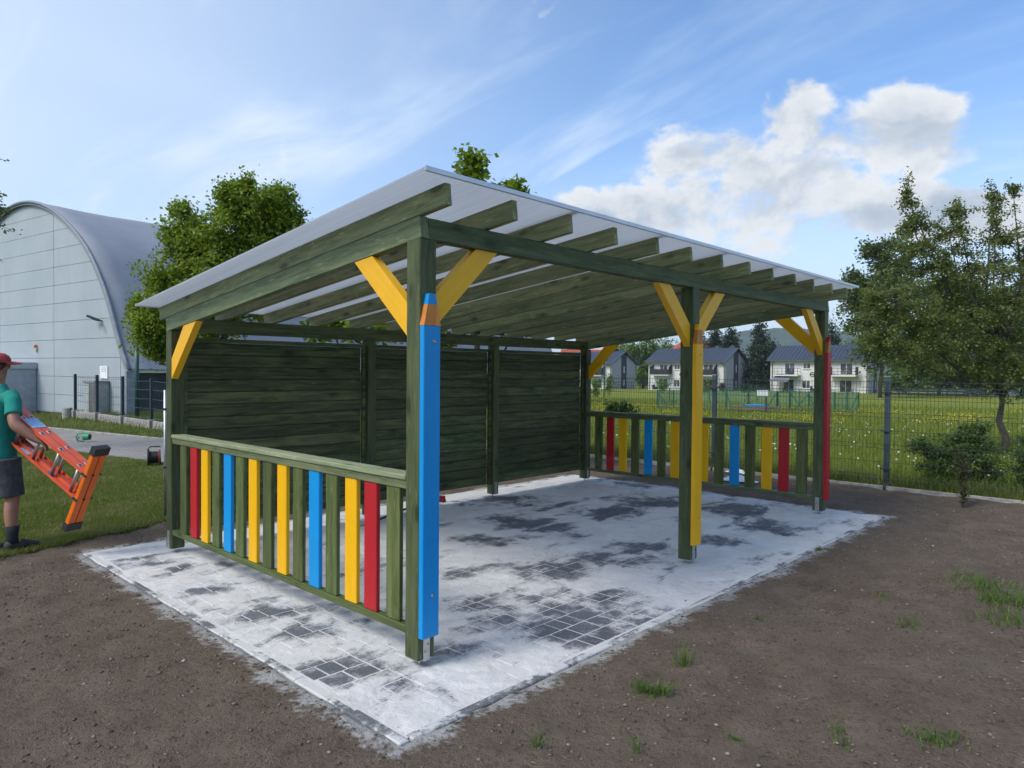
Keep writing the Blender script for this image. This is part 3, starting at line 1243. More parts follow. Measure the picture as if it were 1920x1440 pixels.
pencil(h2, M_blue, 2.130, .046, 'blue pencil-shaped board on the nearest post')
pencil(3.10, M_yel, 2.120, .050, 'yellow pencil-shaped board on the middle post')
pencil(L - h2, M_red, 2.135, .004, 'red pencil-shaped board on the far front post')
# ------------------------------------------------------------------ vegetation helpers
def leaf_mesh(name, C, size, seed=0, droop=.3, wid=.36, up=.5):
    r = np.random.default_rng(seed)
    n = len(C)
    size = np.broadcast_to(size, (n,)).astype(float) * r.uniform(.65, 1.25, n)
    d = r.normal(size=(n, 3))
    d[:, 2] = d[:, 2] * .6 - droop
    d /= np.linalg.norm(d, axis=1)[:, None]
    nn = r.normal(size=(n, 3))
    nn[:, 2] = np.abs(nn[:, 2]) + up
    s = np.cross(d, nn)
    s /= np.linalg.norm(s, axis=1)[:, None] + 1e-9
    n2 = np.cross(s, d)
    sz = size[:, None]
    b = C - d * sz * .5
    m = C + n2 * sz * .07
    tip = C + d * sz * .5
    V = np.stack([b, m - s * sz * wid, tip, m + s * sz * wid], 1).reshape(-1, 3)
    k = np.arange(n)[:, None] * 4
    F = np.concatenate([k + [0, 2, 1], k + [0, 3, 2]], 0)
    return mesh_np(name, V, F)


def tree(name, label, base, lobes, n_twig, n_leaf, leaf, mat, trunk_r, seed, top=None, cat='tree', group=None,
         spread=.22, fork=.35, shell=.5, droop=.3, follow=.7, bark=None, wid=.36):
    """lobes: (centre xyz, radii xyz) in world metres; leaves sit in clumps round twig tips"""
    r = np.random.default_rng(seed)
    base = np.array(base, float)
    root = empty(name, base, label, cat, group)
    cs = np.array([l_[0] for l_ in lobes], float)
    rs_ = np.array([l_[1] for l_ in lobes], float)
    vol = rs_.prod(1)
    ztop = top if top is not None else (cs[:, 2] + rs_[:, 2] * .6).max()
    tb = MB()
    # trunk as a wavy line to the crown's heart
    heart = np.average(cs, axis=0, weights=vol)
    fz = base[2] + fork * (heart[2] - base[2])
    tr = []
    for t in np.linspace(0, 1, 7):
        q = base * (1 - t) + np.array([heart[0] * follow + base[0] * (1 - follow), heart[1] * follow + base[1] * (1 - follow), ztop]) * t
        q[:2] += r.normal(size=2) * trunk_r * .7 * (t > 0)
        tr.append(q)
    tb.tube(tr, [trunk_r * (1.25 if k == 0 else 1 - .85 * k / 6) for k in range(7)], 8)
    nodes = [q for q in tr if q[2] > fz]
    for c, rr in zip(cs, rs_):
        st_ = base * .35 + np.array([heart[0], heart[1], 0]) * 0 + 0
        z0 = min(max(fz, c[2] - rr[2] * 1.3 - .3), ztop - .1)
        tt = (z0 - base[2]) / max(ztop - base[2], .1)
        s0 = base * (1 - tt) + np.array([heart[0] * follow + base[0] * (1 - follow), heart[1] * follow + base[1] * (1 - follow), ztop]) * tt
        mid = s0 * .5 + c * .5 + np.array([0, 0, -.08 * np.linalg.norm(c - s0)]) + r.normal(size=3) * .05 * np.linalg.norm(c - s0)
        tb.tube([s0, mid, c], [trunk_r * .42, trunk_r * .26, trunk_r * .07], 6)
        for t in (.35, .6, .85, 1.0):
            nodes.append(s0 * (1 - t) ** 2 + 2 * mid * t * (1 - t) + c * t * t)
    nodes = np.array(nodes)
    which = r.choice(len(lobes), n_twig, p=vol ** .5 / (vol ** .5).sum())
    u = r.normal(size=(n_twig, 3))
    u /= np.linalg.norm(u, axis=1)[:, None]
    rad = r.uniform(0, 1, n_twig) ** shell * np.clip(r.normal(1, .2, n_twig), .5, 1.55)
    tips = cs[which] + u * rad[:, None] * rs_[which]
    L_ = []
    per = max(1, n_leaf // n_twig)
    sp = leaf * 1.2 + spread
    for k, tp in enumerate(tips):
        dd = np.linalg.norm(nodes - tp, axis=1)
        nd = nodes[dd.argmin()]
        mid = (nd + tp) / 2 + np.array([0, 0, .06 * dd.min()])
        if k % 2 == 0 or dd.min() > .3:
            tb.tube([nd, mid, tp], [trunk_r * .10 + .002, trunk_r * .06 + .002, .002], 3, caps=False)
        m_ = r.poisson(per)
        t = r.uniform(.45, 1.08, m_)[:, None]
        q = nd * (1 - t) ** 2 + 2 * mid * t * (1 - t) + tp * t * t
        L_.append(q + r.normal(size=(m_, 3)) * sp * np.array([.5, .5, .42]))
    tb.build('trunk', bark or M_bark, root, smooth=True)
    C = np.concatenate(L_)
    obj('crown', leaf_mesh('crown', C, leaf, seed + 1, droop, wid), mat, root)
    return root


def plobes(D, spec):
    """lobes given as photo pixels (x, y, rx, ry [, depth shift]) at distance D"""
    out = []
    for q in spec:
        px, py, rx, ry = q[:4]
        dd = q[4] if len(q) > 4 else 0
        c = P(px, py, D + dd)
        out.append((c, (rx * D / FPX, rx * D / FPX, ry * D / FPX)))
    return out


def blades(name, pts, h, wdt, mat, seed, label, cat, lean=.35, kind='stuff', seg=1, parent=None):
    r = np.random.default_rng(seed)
    n = len(pts)
    a = r.uniform(0, 2 * np.pi, n)
    s = np.stack([np.cos(a), np.sin(a), 0 * a], 1)
    hh = np.broadcast_to(h, (n,)) * r.uniform(.5, 1.3, n)
    ww = np.broadcast_to(wdt, (n,)) * r.uniform(.7, 1.3, n)
    ld = r.normal(size=(n, 3)) * lean
    ld[:, 2] = 0
    if seg == 1:
        tip = pts + np.array([0, 0, 1.0]) * hh[:, None] + ld * hh[:, None]
        V = np.stack([pts - s * ww[:, None] / 2, pts + s * ww[:, None] / 2, tip], 1).reshape(-1, 3)
        F = np.arange(n * 3).reshape(-1, 3)
    else:
        mid = pts + np.array([0, 0, .6]) * hh[:, None] + ld * hh[:, None] * .35
        tip = pts + np.array([0, 0, .88]) * hh[:, None] + ld * hh[:, None] * 1.1
        V = np.stack([pts - s * ww[:, None] / 2, pts + s * ww[:, None] / 2, mid + s * ww[:, None] * .4, mid - s * ww[:, None] * .4, tip], 1).reshape(-1, 3)
        k = np.arange(n)[:, None] * 5
        F = np.concatenate([k + [0, 1, 2], k + [0, 2, 3], k + [3, 2, 4]], 0)
    o = obj(name, mesh_np(name, V, F), mat, parent)
    return tag(o, label, cat, kind=kind)


# lawn grass, denser near the yard
def scatter(n, x0, x1, y0, y1, seed, dens=None):
    r = np.random.default_rng(seed)
    x, y = r.uniform(x0, x1, n), r.uniform(y0, y1, n)
    if dens is not None:
        k = r.uniform(0, 1, n) < dens(x, y)
        x, y = x[k], y[k]
    return x, y


def depth_of(x, y):
    return (x - CAM[0]) * FH[0] + (y - CAM[1]) * FH[1]


def lateral_of(x, y):
    return (x - CAM[0]) * RH[0] + (y - CAM[1]) * RH[1]


def lawn_d(x, y):
    d = depth_of(x, y)
    inview = sstep(-.92, -.76, lateral_of(x, y) / np.maximum(d, .1)) * .85 + .15
    return (y > lawn_edge(x) - .04) & (x < road_near_x(y) + .05) & (np.random.default_rng(1).uniform(0, 1, len(x)) < inview * np.clip(60 / d ** 2, .06, 1))


x, y = scatter(900000, -5, 3.6, 3.2, 16, 11, lawn_d)
z = gz(x, y) - .012
d = depth_of(x, y)
edge = 1 + .25 * sstep(.5, .0, y - lawn_edge(x)) + .5 * sstep(.2, .6, npnoise(x, y, .9, 3, 31))
blades('lawn_grass', np.stack([x, y, z], 1), .042 * edge, .0022 * np.clip(d, 5, 14), M_bladeL, 3, 'short mown green grass covering the lawn', 'grass', .55)
x, y = scatter(60000, 1, 9, 9, 27, 12, lambda x, y: (x > road_far_x(y) + .16) & (x < road_far_x(y) + 5))
blades('verge_grass', np.stack([x, y, gz(x, y) + .0], 1), .11 + .10 * sstep(1.5, 2.6, x - road_far_x(y)), .022, mat_leaf('verge_grass_blades', (.085, .135, .02), (.16, .2, .04), (.2, .2, .07), .35), 4,
       'rough yellow-green grass on the bank beyond the path', 'grass', .5)


def mead_d(x, y):
    d = depth_of(x, y)
    a = lateral_of(x, y) / np.maximum(d, .1)
    return (np.random.default_rng(2).uniform(0, 1, len(x)) < np.clip((15 / d) ** 2, .01, 1) * (sstep(.0, .12, a) * .9 + .1))


x, y = scatter(520000, FENX + .12, 46, -16, 36, 13, mead_d)
d = depth_of(x, y)
hh = np.where(d < 16, .30, .30) * (1 + .25 * npnoise(x, y, .5, 3, 41))
blades('meadow_grass', np.stack([x, y, gz(x, y)], 1), hh, .0009 * np.clip(d, 9, 60), M_bladeM, 5, 'tall yellow-green meadow grass beyond the wire fence', 'grass', .35, seg=2)
# long grass along the fence foot
x, y = scatter(5200, FENX - .02, FENX + .35, -6, 7, 14)
blades('fence_grass', np.stack([x, y, np.full(len(x), -.01)], 1), .26, .010, M_bladeL, 6, 'longer dark grass growing along the foot of the wire fence', 'grass', .45, seg=2)

# dandelion clocks and buttercups in the meadow
r_ = np.random.default_rng(77)
mb = MB()
cnt = 0
while cnt < 190:
    dd = 10 + 14 * r_.uniform() ** 1.6
    a = r_.uniform(.08, .78)
    p_ = CAM + FH * dd + RH * a * dd
    if p_[0] < FENX + .25:
        continue
    z0 = gz1(p_[0], p_[1]) + r_.uniform(.24, .42)
    mb.ball((p_[0], p_[1], z0), r_.uniform(.013, .021), 6, 4)
    cnt += 1
M_clock = plain('dandelion_fluff', (.72, .74, .70), .95, var=.1, scale=40)
tag(mb.build('dandelion_clocks', M_clock), 'white dandelion seed heads scattered through the near meadow', 'dandelions', kind='stuff')
n = 16000
dd = 24 + 18 * r_.uniform(size=n)
a = r_.uniform(.1, .78, n)
p_ = CAM[None] + FH[None] * dd[:, None] + RH[None] * (a * dd)[:, None]
p_[:, 2] = gz(p_[:, 0], p_[:, 1]) + r_.uniform(.22, .36, n)
k = (npnoise(p_[:, 0], p_[:, 1], .16, 3, 51) > -.02) & (r_.uniform(size=n) < .8)
M_butter = mat_leaf('buttercup_petals', (.62, .45, .01), (.75, .60, .02), (.7, .5, .01), .2)
o = obj('buttercups', leaf_mesh('buttercups', p_[k], .042, 9, 0.0, .5, 2.5), M_butter)
tag(o, 'band of yellow buttercups across the middle of the meadow', 'buttercups', kind='stuff')

# ------------------------------------------------------------------ soil details
x, y = scatter(8000, -3.2, 8.7, -3.0, 5, 15, lambda x, y: ~inpave(x, y, .01) & (y < lawn_edge(x) - .05) & (depth_of(x, y) < 11))
r_ = np.random.default_rng(5)
V, F = [], []
ico = [(0, 0, 1), (.9, 0, .2), (.28, .85, .25), (-.72, .52, .2), (-.72, -.52, .3), (.28, -.85, .2), (0, 0, -.6)]
icf = [(0, 1, 2), (0, 2, 3), (0, 3, 4), (0, 4, 5), (0, 5, 1), (6, 2, 1), (6, 3, 2), (6, 4, 3), (6, 5, 4), (6, 1, 5)]
zz = dirt_z(x, y)


def pebbles(sel, smin, smax, nm, mat, label, seed):
    r2 = np.random.default_rng(seed)
    V, F = [], []
    for x_, y_, z_ in sel:
        s_ = smin + (smax - smin) * r2.uniform() ** 3.5
        a_ = r2.uniform(0, 6.28)
        b_ = len(V)
        for q in ico:
            qx, qy, qz = np.array(q) * s_ * r2.uniform(.7, 1.3, 3) * (1, .8, .55)
            V.append((x_ + qx * math.cos(a_) - qy * math.sin(a_), y_ + qx * math.sin(a_) + qy * math.cos(a_), z_ + qz + s_ * .1))
        F += [tuple(i_ + b_ for i_ in f_) for f_ in icf]
    return tag(obj(nm, mesh_np(nm, V, np.array(F)), mat), label, nm, kind='stuff')


def mat_stone():
    m, t, out = newmat('mixed_pebbles')
    g = t.n('ShaderNodeNewGeometry')
    r = g.outputs['Random Per Island']
    c = t.mix(t.rng(r, .0, .8, 0, 1, 'LINEAR'), (.13, .10, .075), (.27, .23, .19))
    c = t.mix(t.rng(r, .95, .96), c, (.46, .43, .39))
    c = t.mix(t.rng(r, .985, .99), c, (.30, .12, .07))
    principled(t, out, c, .9, t.bump(t.noise(g.outputs['Position'], 150, 3, .6), .5, .003))
    return m


M_stone = mat_stone()
pebbles(list(zip(x, y, zz)), .004, .018, 'pebbles', M_stone, 'small pebbles and crumbs strewn over the bare soil', 21)
x, y = scatter(46000, -3.0, 8.7, -3.0, 5, 16, lambda x, y: ~inpave(x, y, .01) & (y < lawn_edge(x)) & (depth_of(x, y) < 9) & (npnoise(x, y, 1.2, 3, 61) > -.15))
def mat_clod():
    m, t, out = newmat('soil_clods')
    g = t.n('ShaderNodeNewGeometry')
    r = g.outputs['Random Per Island']
    c = t.mix(r, (.070, .050, .036), (.215, .165, .122))
    principled(t, out, c, .95, t.bump(t.noise(g.outputs['Position'], 160, 3, .6), .6, .003), 0, .15)
    return m


M_clod = mat_clod()
pebbles(list(zip(x, y, dirt_z(x, y) - .002)), .003, .017, 'soil_crumbs', M_clod, 'loose brown soil crumbs lying over the yard', 22)
# crumbs of soil and dark grit fallen on the sand
x, y = scatter(260, PX0, PX1, PY0, PY1, 17, lambda x, y: depth_of(x, y) < 9)
pebbles(list(zip(x, y, np.full(len(x), .009))), .003, .010, 'soil_grit', M_clod, 'dark specks of soil lying on the white sand', 23)

# grass tufts on the soil, each on its own
M_tuft = mat_leaf('tuft_grass_blades', (.060, .125, .016), (.120, .200, .030), (.10, .17, .03), .35)


def tuft(px, py, n, h, spread_, label, seed, wdt=.006):
    c = G(px, py)
    r2 = np.random.default_rng(seed)
    q = np.stack([c[0] + r2.normal(size=n) * spread_, c[1] + r2.normal(size=n) * spread_, np.zeros(n)], 1)
    q[:, 2] = dirt_z(q[:, 0], q[:, 1]) - .004
    t_ = empty('grass_tuft', (c[0], c[1], 0), label, 'grass tuft', 'grass tufts on the bare soil')
    o = blades('grass_blades', q, h, wdt, M_tuft, seed + 1, None, None, .6, 'stuff', 2, parent=t_)
    return t_


for k, q in enumerate([
        (1203, 1292, 70, .060, .030, 'left of two bright green tufts side by side in front of the paving corner'),
        (1237, 1301, 90, .065, .035, 'right and wider of two bright green tufts side by side on the soil'),
        (1281, 1246, 34, .125, .016, 'tall thin tuft of pale grass between the paving edge and the paired tufts'),
        (1531, 1030, 46, .055, .022, 'small leafy tuft touching the right paving edge behind the tall thin tuft'),
        (1010, 1398, 14, .090, .014, 'sparse few-bladed sprout at the bottom edge near the paving corner'),
        (1195, 1408, 10, .085, .012, 'tiny upright sprout at the bottom edge right of the paving corner'),
        (1372, 1385, 22, .030, .016, 'flat little weed rosette in the lower middle of the soil'),
        (1575, 1372, 16, .045, .020, 'low spreading sprout in the lower right soil'),
        (1580, 1398, 18, .050, .022, 'low sprout at the bottom of the soil, the nearer of a close pair'),
        (1700, 1170, 40, .050, .050, 'wide flat straggling grass in the right middle of the soil'),
        (1840, 1100, 260, .075, .130, 'broad thin grass patch at the far right of the soil'),
        (1905, 1135, 200, .080, .110, 'dense grass patch cut by the right picture edge'),
        (1890, 1165, 120, .070, .090, 'nearest grass patch at the right picture edge'),
        (1640, 975, 26, .045, .030, 'small sprout beside the far right paving corner'),
        (1745, 1390, 110, .045, .060, 'faint green patch near the lower right corner'),
        (1790, 1380, 24, .045, .020, 'single green sprout right of the faint patch in the lower right'),
        (1420, 1160, 22, .035, .018, 'small green weed on the soil below the middle post'),
        (1650, 1120, 20, .040, .026, 'thin sprout on the soil below the far paving corner'),
        (1855, 1125, 60, .070, .050, 'grass clump inside the broad patch at the far right')]):
    tuft(*q, seed=200 + k)

# ------------------------------------------------------------------ wire fence on the right
M_fence = plain('anthracite_green_powder_coat', (.030, .045, .050), .45, var=.15, scale=3)
M_fpost = plain('blue_grey_powder_coat', (.060, .085, .105), .42, var=.12, scale=3)
fen = empty('wire_fence', (FENX + .06, 0, 0), 'dark wire-mesh panel fence on slim grey posts behind the shelter', 'fence')
fx = FENX + .06
posts_y = [-5.5, -2.72, .05, 2.82, 5.59, 8.36, 11.13]
for yv in posts_y:
    p_ = timber('post', (fx, yv, -.05), (fx, yv, 1.655), .065, .07, M_fpost, fen, up=(0, 1, 0), c=.004)
    MB().bb(fx - .036, fx + .036, yv - .038, yv + .038, 1.655, 1.667).build('cap', M_zinc, p_)
    for zc in (.30, .86, 1.42):
        MB().bb(fx - .064, fx - .036, yv - .075, yv + .075, zc - .012, zc + .012).build('clamp', M_fence, p_)
for a, b in zip(posts_y[:-1], posts_y[1:]):
    m_ = MB()
    xw = fx - .050
    nv = 55
    for k in range(nv):
        yv = a + .012 + (b - a - .024) * k / (nv - 1)
        pts = [(xw, yv, .10), (xw, yv, 1.40), (xw - .035, yv, 1.45), (xw, yv, 1.50), (xw, yv, 1.60)]
        m_.tube(pts, .0030, 3, caps=False)
    for zc in (.14, .20, .40, .60, .66, .86, 1.06, 1.12, 1.32, 1.40, 1.50, 1.58):
        m_.bar((xw - .007, a, zc), (xw - .007, b, zc), .006, .006)
    m_.bar((xw - .042, a, 1.45), (xw - .042, b, 1.45), .006, .006)
    tag(m_.build('wire_panel', M_fence, fen), kind='stuff')
for a, b in zip(posts_y[:-1], posts_y[1:]):
    timber('base_plank', (FENX, a + .02, -.015), (FENX, b - .02, -.015), .05, .13, M_conc, fen, c=.006)
# galvanised post by the left rear corner of the shelter
gp = P(310, 968, 8.0)
g0 = empty('galvanised_post', (gp[0], gp[1], 0), 'slim galvanised steel post behind the rear left corner of the shelter', 'post')
MB().tube([(gp[0], gp[1], -.05), (gp[0], gp[1], 1.455)], .017, 10).build('pole', M_zinc, g0, smooth=True)
for zc in (.58, 1.24):
    MB().tube([(gp[0], gp[1], zc - .012), (gp[0], gp[1], zc + .012)], .023, 10).build('clip', M_dark, g0)

# ------------------------------------------------------------------ sports hall on the left
HD = np.array([-.16302, .98662])
HK = np.array([5.0736, 20.1326])
HN = np.array([.98662, .16302])                # into the building


def hp(u, v, z):
    q = HK + HD * u + HN * v
    return (q[0], q[1], z)


prof = [(0.0, 1.64), (.29, 1.99), (.62, 2.62), (.92, 3.26), (1.23, 3.89), (1.64, 4.50), (2.16, 5.17), (2.81, 5.80), (3.73, 6.42), (4.45, 6.83), (5.17, 7.18), (6.11, 7.47), (6.85, 7.60), (7.52, 7.64)]
prof = prof + [(15.04 - u, z) for u, z in prof[-2::-1]]
hall = empty('sports_hall', hp(0, 0, 0), 'pale grey arched hall with panelled front and dark vaulted roof', 'building')


def mat_panel():
    m, t, out = newmat('pale_blue_grey_cladding')
    g = t.n('ShaderNodeNewGeometry')
    n = t.noise(g.outputs['Position'], .5, 4, .6)
    x, y, z = t.sep(g.outputs['Position'])
    st = t.noise(t.comb(t.math('MULTIPLY', x, 5.0), t.math('MULTIPLY', y, 5.0), t.math('MULTIPLY', z, .4)), 1.0, 3, .6)
    c = t.mix(t.rng(n, .3, .7), (.36, .405, .43), (.41, .455, .48))
    c = t.mix(t.rng(st, .45, .8, 0, .25), c, (.30, .335, .355))
    principled(t, out, c, .5, None, 0, .35)
    return m


M_clad = mat_panel()
M_mem = plain('grey_roof_membrane', (.235, .25, .285), .55, var=.10, scale=.6)
M_seam = plain('grey_joint_strip', (.26, .29, .31), .6, var=.1)
M_plinth = plain('dark_plinth', (.045, .05, .06), .8, var=.3, scale=1.5)


def arch_z(u):
    return float(np.interp(u, [p_[0] for p_ in prof], [p_[1] for p_ in prof]))


# front wall of horizontal panels with recessed joints
zs = [7.04 - .625 * k for k in range(12)]
cols_ = [.0, .66, 5.12, 9.58, 14.04, 15.04]
uu_ = np.linspace(0, 15.04, 121)
bands = [7.64] + zs
for k in range(len(bands) - 1):
    z1, z0 = bands[k], max(bands[k + 1], 0.02)
    if z1 <= .02:
        break
    for ca_, cb_ in zip(cols_[:-1], cols_[1:]):
        us = [ca_ + .012] + [u for u in uu_ if ca_ + .02 < u < cb_ - .02] + [cb_ - .012]
        top_ = [(u, min(z1 - .012, arch_z(u))) for u in us]
        top_ = [(u, zz_) for u, zz_ in top_ if zz_ > z0 + .02]
        if len(top_) < 2:
            continue
        poly = [hp(top_[0][0], .0, z0)] + [hp(top_[-1][0], .0, z0)] + [hp(u, .0, zz_) for u, zz_ in top_[::-1]]
        MB().prism(poly, (HN[0] * .05, HN[1] * .05, 0)).build('wall_panel', M_clad, hall)
m_ = MB()
poly = [hp(.1, .06, 0.0), hp(14.9, .06, 0.0)] + [hp(u, .06, z - .04) for u, z in prof[::-1] if .1 < u < 14.9]
m_.prism(poly, (HN[0] * .1, HN[1] * .1, 0))
m_.build('backing_wall', M_seam, hall)
# vaulted roof: shell with thickness, slightly proud of the front
m_ = MB()
LV = 26.0
npf = len(prof)
rows = []
sm_u = np.linspace(0, 1, 61)
t_acc = np.concatenate([[0], np.cumsum([math.hypot(prof[i_ + 1][0] - prof[i_][0], prof[i_ + 1][1] - prof[i_][1]) for i_ in range(npf - 1)])])
pu = np.interp(sm_u * t_acc[-1], t_acc, [p_[0] for p_ in prof])
pz = np.interp(sm_u * t_acc[-1], t_acc, [p_[1] for p_ in prof])
for _ in range(3):
    pu[1:-1] = (pu[:-2] + 2 * pu[1:-1] + pu[2:]) / 4
    pz[1:-1] = (pz[:-2] + 2 * pz[1:-1] + pz[2:]) / 4
vsteps = np.concatenate([[-.12], np.linspace(.5, LV, 27)])
V = []
for v in vsteps:
    for u, z in zip(pu, pz):
        bulge = -.05 * math.sin((v + .12) * math.pi / 4.4) ** 2
        V.append(hp(7.52 + (u - 7.52) * (1.012 + bulge * .02), v, z + .05 + bulge))
for v in vsteps[:1]:
    for u, z in zip(pu, pz):
        V.append(hp(7.52 + (u - 7.52) * .985, v, z - .07))
nn_ = len(pu)
F = []
for a in range(len(vsteps) - 1):
    for b in range(nn_ - 1):
        F.append((a * nn_ + b, a * nn_ + b + 1, (a + 1) * nn_ + b + 1, (a + 1) * nn_ + b))
o_ = len(vsteps) * nn_
for b in range(nn_ - 1):
    F.append((b, o_ + b, o_ + b + 1, b + 1))
m_.add(V, F)
m_.build('vaulted_roof', M_mem, hall, smooth=True)
m_ = MB()
m_.tube([hp(7.52 + (u - 7.52) * 1.012, -.13, z + .03) for u, z in zip(pu, pz)], .055, 6)
m_.build('roof_edge_trim', plain('light_grey_trim', (.22, .24, .275), .55), hall, smooth=True)
# side base wall under the vault
m_ = MB()
a, b = Vector(hp(.25, .05, 0)), Vector(hp(.25, LV, 0))
m_.bar(a + Vector((0, 0, .78)), b + Vector((0, 0, .78)), .12, 1.56)
m_.build('base_wall', M_plinth, hall)
m_ = MB()
m_.bar(Vector(hp(.02, -.02, 1.66)), Vector(hp(.02, LV, 1.66)), .16, .10)
m_.build('eaves_beam', plain('steel_grey', (.34, .37, .40), .5), hall)
m_ = MB()
m_.bar(Vector(hp(.06, -.03, 0)), Vector(hp(.06, -.03, 1.62)), .24, .16)
m_.build('corner_column', plain('blue_grey_steel', (.25, .28, .31), .5), hall)
# entrance box, floodlight, siren, notice, cabinet
ann = empty('entrance_box', hp(8.2, -1.0, 0), 'flat-topped grey entrance box against the hall front', 'porch')
m_ = MB()
m_.prism([hp(6.45, -.02, .0), hp(6.45, -1.3, .0), hp(10.4, -1.3, .0), hp(10.4, -.02, .0)], (0, 0, 1.66))
m_.build('body', plain('grey_sheet_metal', (.34, .37, .41), .5), ann)
m_ = MB()
m_.prism([hp(6.40, -.02, 1.661), hp(6.40, -1.36, 1.661), hp(10.45, -1.36, 1.661), hp(10.45, -.02, 1.661)], (0, 0, .22))
m_.build('roof_band', plain('lighter_grey_sheet_metal', (.40, .43, .46), .45), ann)
fl = empty('floodlight', hp(1.79, -.05, 3.24), 'small dark floodlight on the hall front', 'lamp')
c = Vector(hp(1.72, -.28, 3.24))
m_ = MB()
m_.tube([hp(1.79, .0, 3.20), c], .022, 6)
m_.build('arm', M_dark, fl)
MB().box(c, (.20, .12, .05), Matrix.Rotation(R(60), 3, 'Z') @ Matrix.Rotation(R(25), 3, 'X')).build('head', M_dark, fl)
c = Vector(hp(1.98, -.22, 3.33))
MB().bar(hp(1.79, -.1, 3.22), hp(2.12, -.30, 3.36), .09, .07).build('lamp_body', M_dark, fl)
si = empty('alarm_siren', hp(6.42, -.03, 2.39), 'small orange alarm siren on the hall front above the entrance box', 'siren')
MB().box(hp(6.42, -.03, 2.36), (.07, .13, .16)).build('housing', plain('cream_plastic', (.6, .5, .36), .5), si)
MB().ball(hp(6.42, -.06, 2.46), (.055, .055, .07), 10, 6).build('beacon', plain('orange_plastic', (.55, .12, .03), .35), si, smooth=True)
no = empty('notice_board', hp(1.66, -.03, 1.38), 'white notice on the hall front above the meter cabinet', 'notice')
MB().prism([hp(1.42, -.012, 1.36), hp(1.42, -.012, 1.77), hp(1.90, -.012, 1.77), hp(1.90, -.012, 1.36)][::-1], (-HN[0] * .015, -HN[1] * .015, 0)).build('plate', M_white, no)
for k in range(3):
    z_ = 1.70 - .055 * k
    MB().prism([hp(1.50, -.029, z_), hp(1.50, -.029, z_ + .012), hp(1.80, -.029, z_ + .012), hp(1.80, -.029, z_)][::-1], (-HN[0] * .002, -HN[1] * .002, 0)).build('printed_line', M_seam, no)
cb = empty('meter_cabinet', hp(1.66, -.4, .2), 'tall grey-brown meter cabinet standing against the hall front', 'cabinet')


def hbox(u0, u1, v0, v1, z0, z1):
    return MB().prism([hp(u0, v0, z0), hp(u1, v0, z0), hp(u1, v1, z0), hp(u0, v1, z0)][::-1], (0, 0, z1 - z0))


hbox(1.32, 2.02, -.45, -.03, .15, 1.24).build('body', plain('pale_grey_green_metal', (.36, .40, .38), .5), cb)
hbox(1.34, 1.66, -.462, -.451, .2, 1.20).build('door', plain('brown_grey_door', (.17, .16, .15), .6), cb)
hbox(1.69, 1.98, -.462, -.451, .2, 1.20).build('door', plain('light_grey_door', (.40, .43, .42), .5), cb)
hbox(1.29, 2.05, -.48, -.02, 1.241, 1.30).build('roof', plain('grey_lid', (.22, .24, .25), .5), cb)

# post-and-wire fence on a low wall in front of the hall
lf = empty('low_wall_fence', (float(fp4[0]), float(fp4[1]), 0), 'short wire fence on a low patterned concrete wall before the hall', 'fence')
lp = [(141, 21.8, 82), (182, 20.9, 83), (230, 19.85, 88), (284, 18.8, 95), (345, 17.75, 100)]
lpw = []
for px, D, hpix in lp:
    q = P(px, 720, D)
    lpw.append(Vector((q[0], q[1], gz1(q[0], q[1]))))
M_navy = plain('dark_navy_post_paint', (.018, .026, .04), .45)
for k, q in enumerate(lpw):
    timber('post', q + Vector((0, 0, -.1)), q + Vector((0, 0, 1.36)), .07, .07, M_navy, lf, up=(0, 1, 0))
for a, b in zip(lpw[:-1], lpw[1:]):
    m_ = MB()
    for zc in (.30, .55, .80, 1.05, 1.28):
        m_.tube([a + Vector((0, 0, zc)), (a + b) / 2 + Vector((0, 0, zc - .03)), b + Vector((0, 0, zc))], .006, 3, caps=False)
    for k in range(1, 12):
        q = a.lerp(b, k / 12)
        m_.tube([q + Vector((0, 0, .28)), q + Vector((0, 0, 1.28))], .0035, 3, caps=False)
    tag(m_.build('wire_panel', M_fence, lf), kind='stuff')
    d_ = (b - a).normalized()
    wl = timber('wall_plank', a + d_ * .11 + Vector((0, 0, .10)), b - d_ * .11 + Vector((0, 0, .10)), .06, .24, M_conc, lf, c=.01)
    nrm = Vector((-d_.y, d_.x, 0))
    if nrm.dot(Vector((CAM[0], CAM[1], 0)) - a) < 0:
        nrm = -nrm
    nbk = int((b - a).length / .16)
    for row in range(2):
        for k in range(nbk):
            t0 = .14 + (k + .5 * row) * .16
            if t0 + .15 > (b - a).length - .12:
                continue
            q = a + d_ * (t0 + .075) + nrm * .034 + Vector((0, 0, .045 + row * .085))
            MB().box(q, (.13, .02, .062), frame(d_)).build('relief_block', M_conc, wl)
for q in lpw:
    timber('wall_pier', q + Vector((0, 0, -.1)), q + Vector((0, 0, .25)), .17, .15, M_conc, lf, up=(0, 1, 0), c=.012)
q = P(126.5, 783, 21.9)
st_ = empty('concrete_stump', (q[0], q[1], gz1(q[0], q[1])), 'short round concrete stump at the end of the low wall', 'bollard')
m_ = MB()
m_.tube([(q[0], q[1], gz1(q[0], q[1]) - .1), (q[0], q[1], gz1(q[0], q[1]) + .30), (q[0], q[1], gz1(q[0], q[1]) + .33)], [.145, .14, .125], 14)
m_.build('body', M_conc, st_)
q = P(257, 765, 20.6)
gpole = empty('green_mast', (q[0], q[1], gz1(q[0], q[1])), 'tall dark green steel mast beside the hall corner', 'mast')
m_ = MB()
z0 = gz1(q[0], q[1])
m_.tube([(q[0], q[1], z0 - .1), (q[0], q[1], z0 + 2.35)], .06, 8)
m_.build('pole', plain('dark_green_paint', (.008, .06, .04), .4), gpole, smooth=True)
m_ = MB()
m_.tube([(q[0], q[1], z0), (q[0], q[1], z0 + .05)], .11, 10)
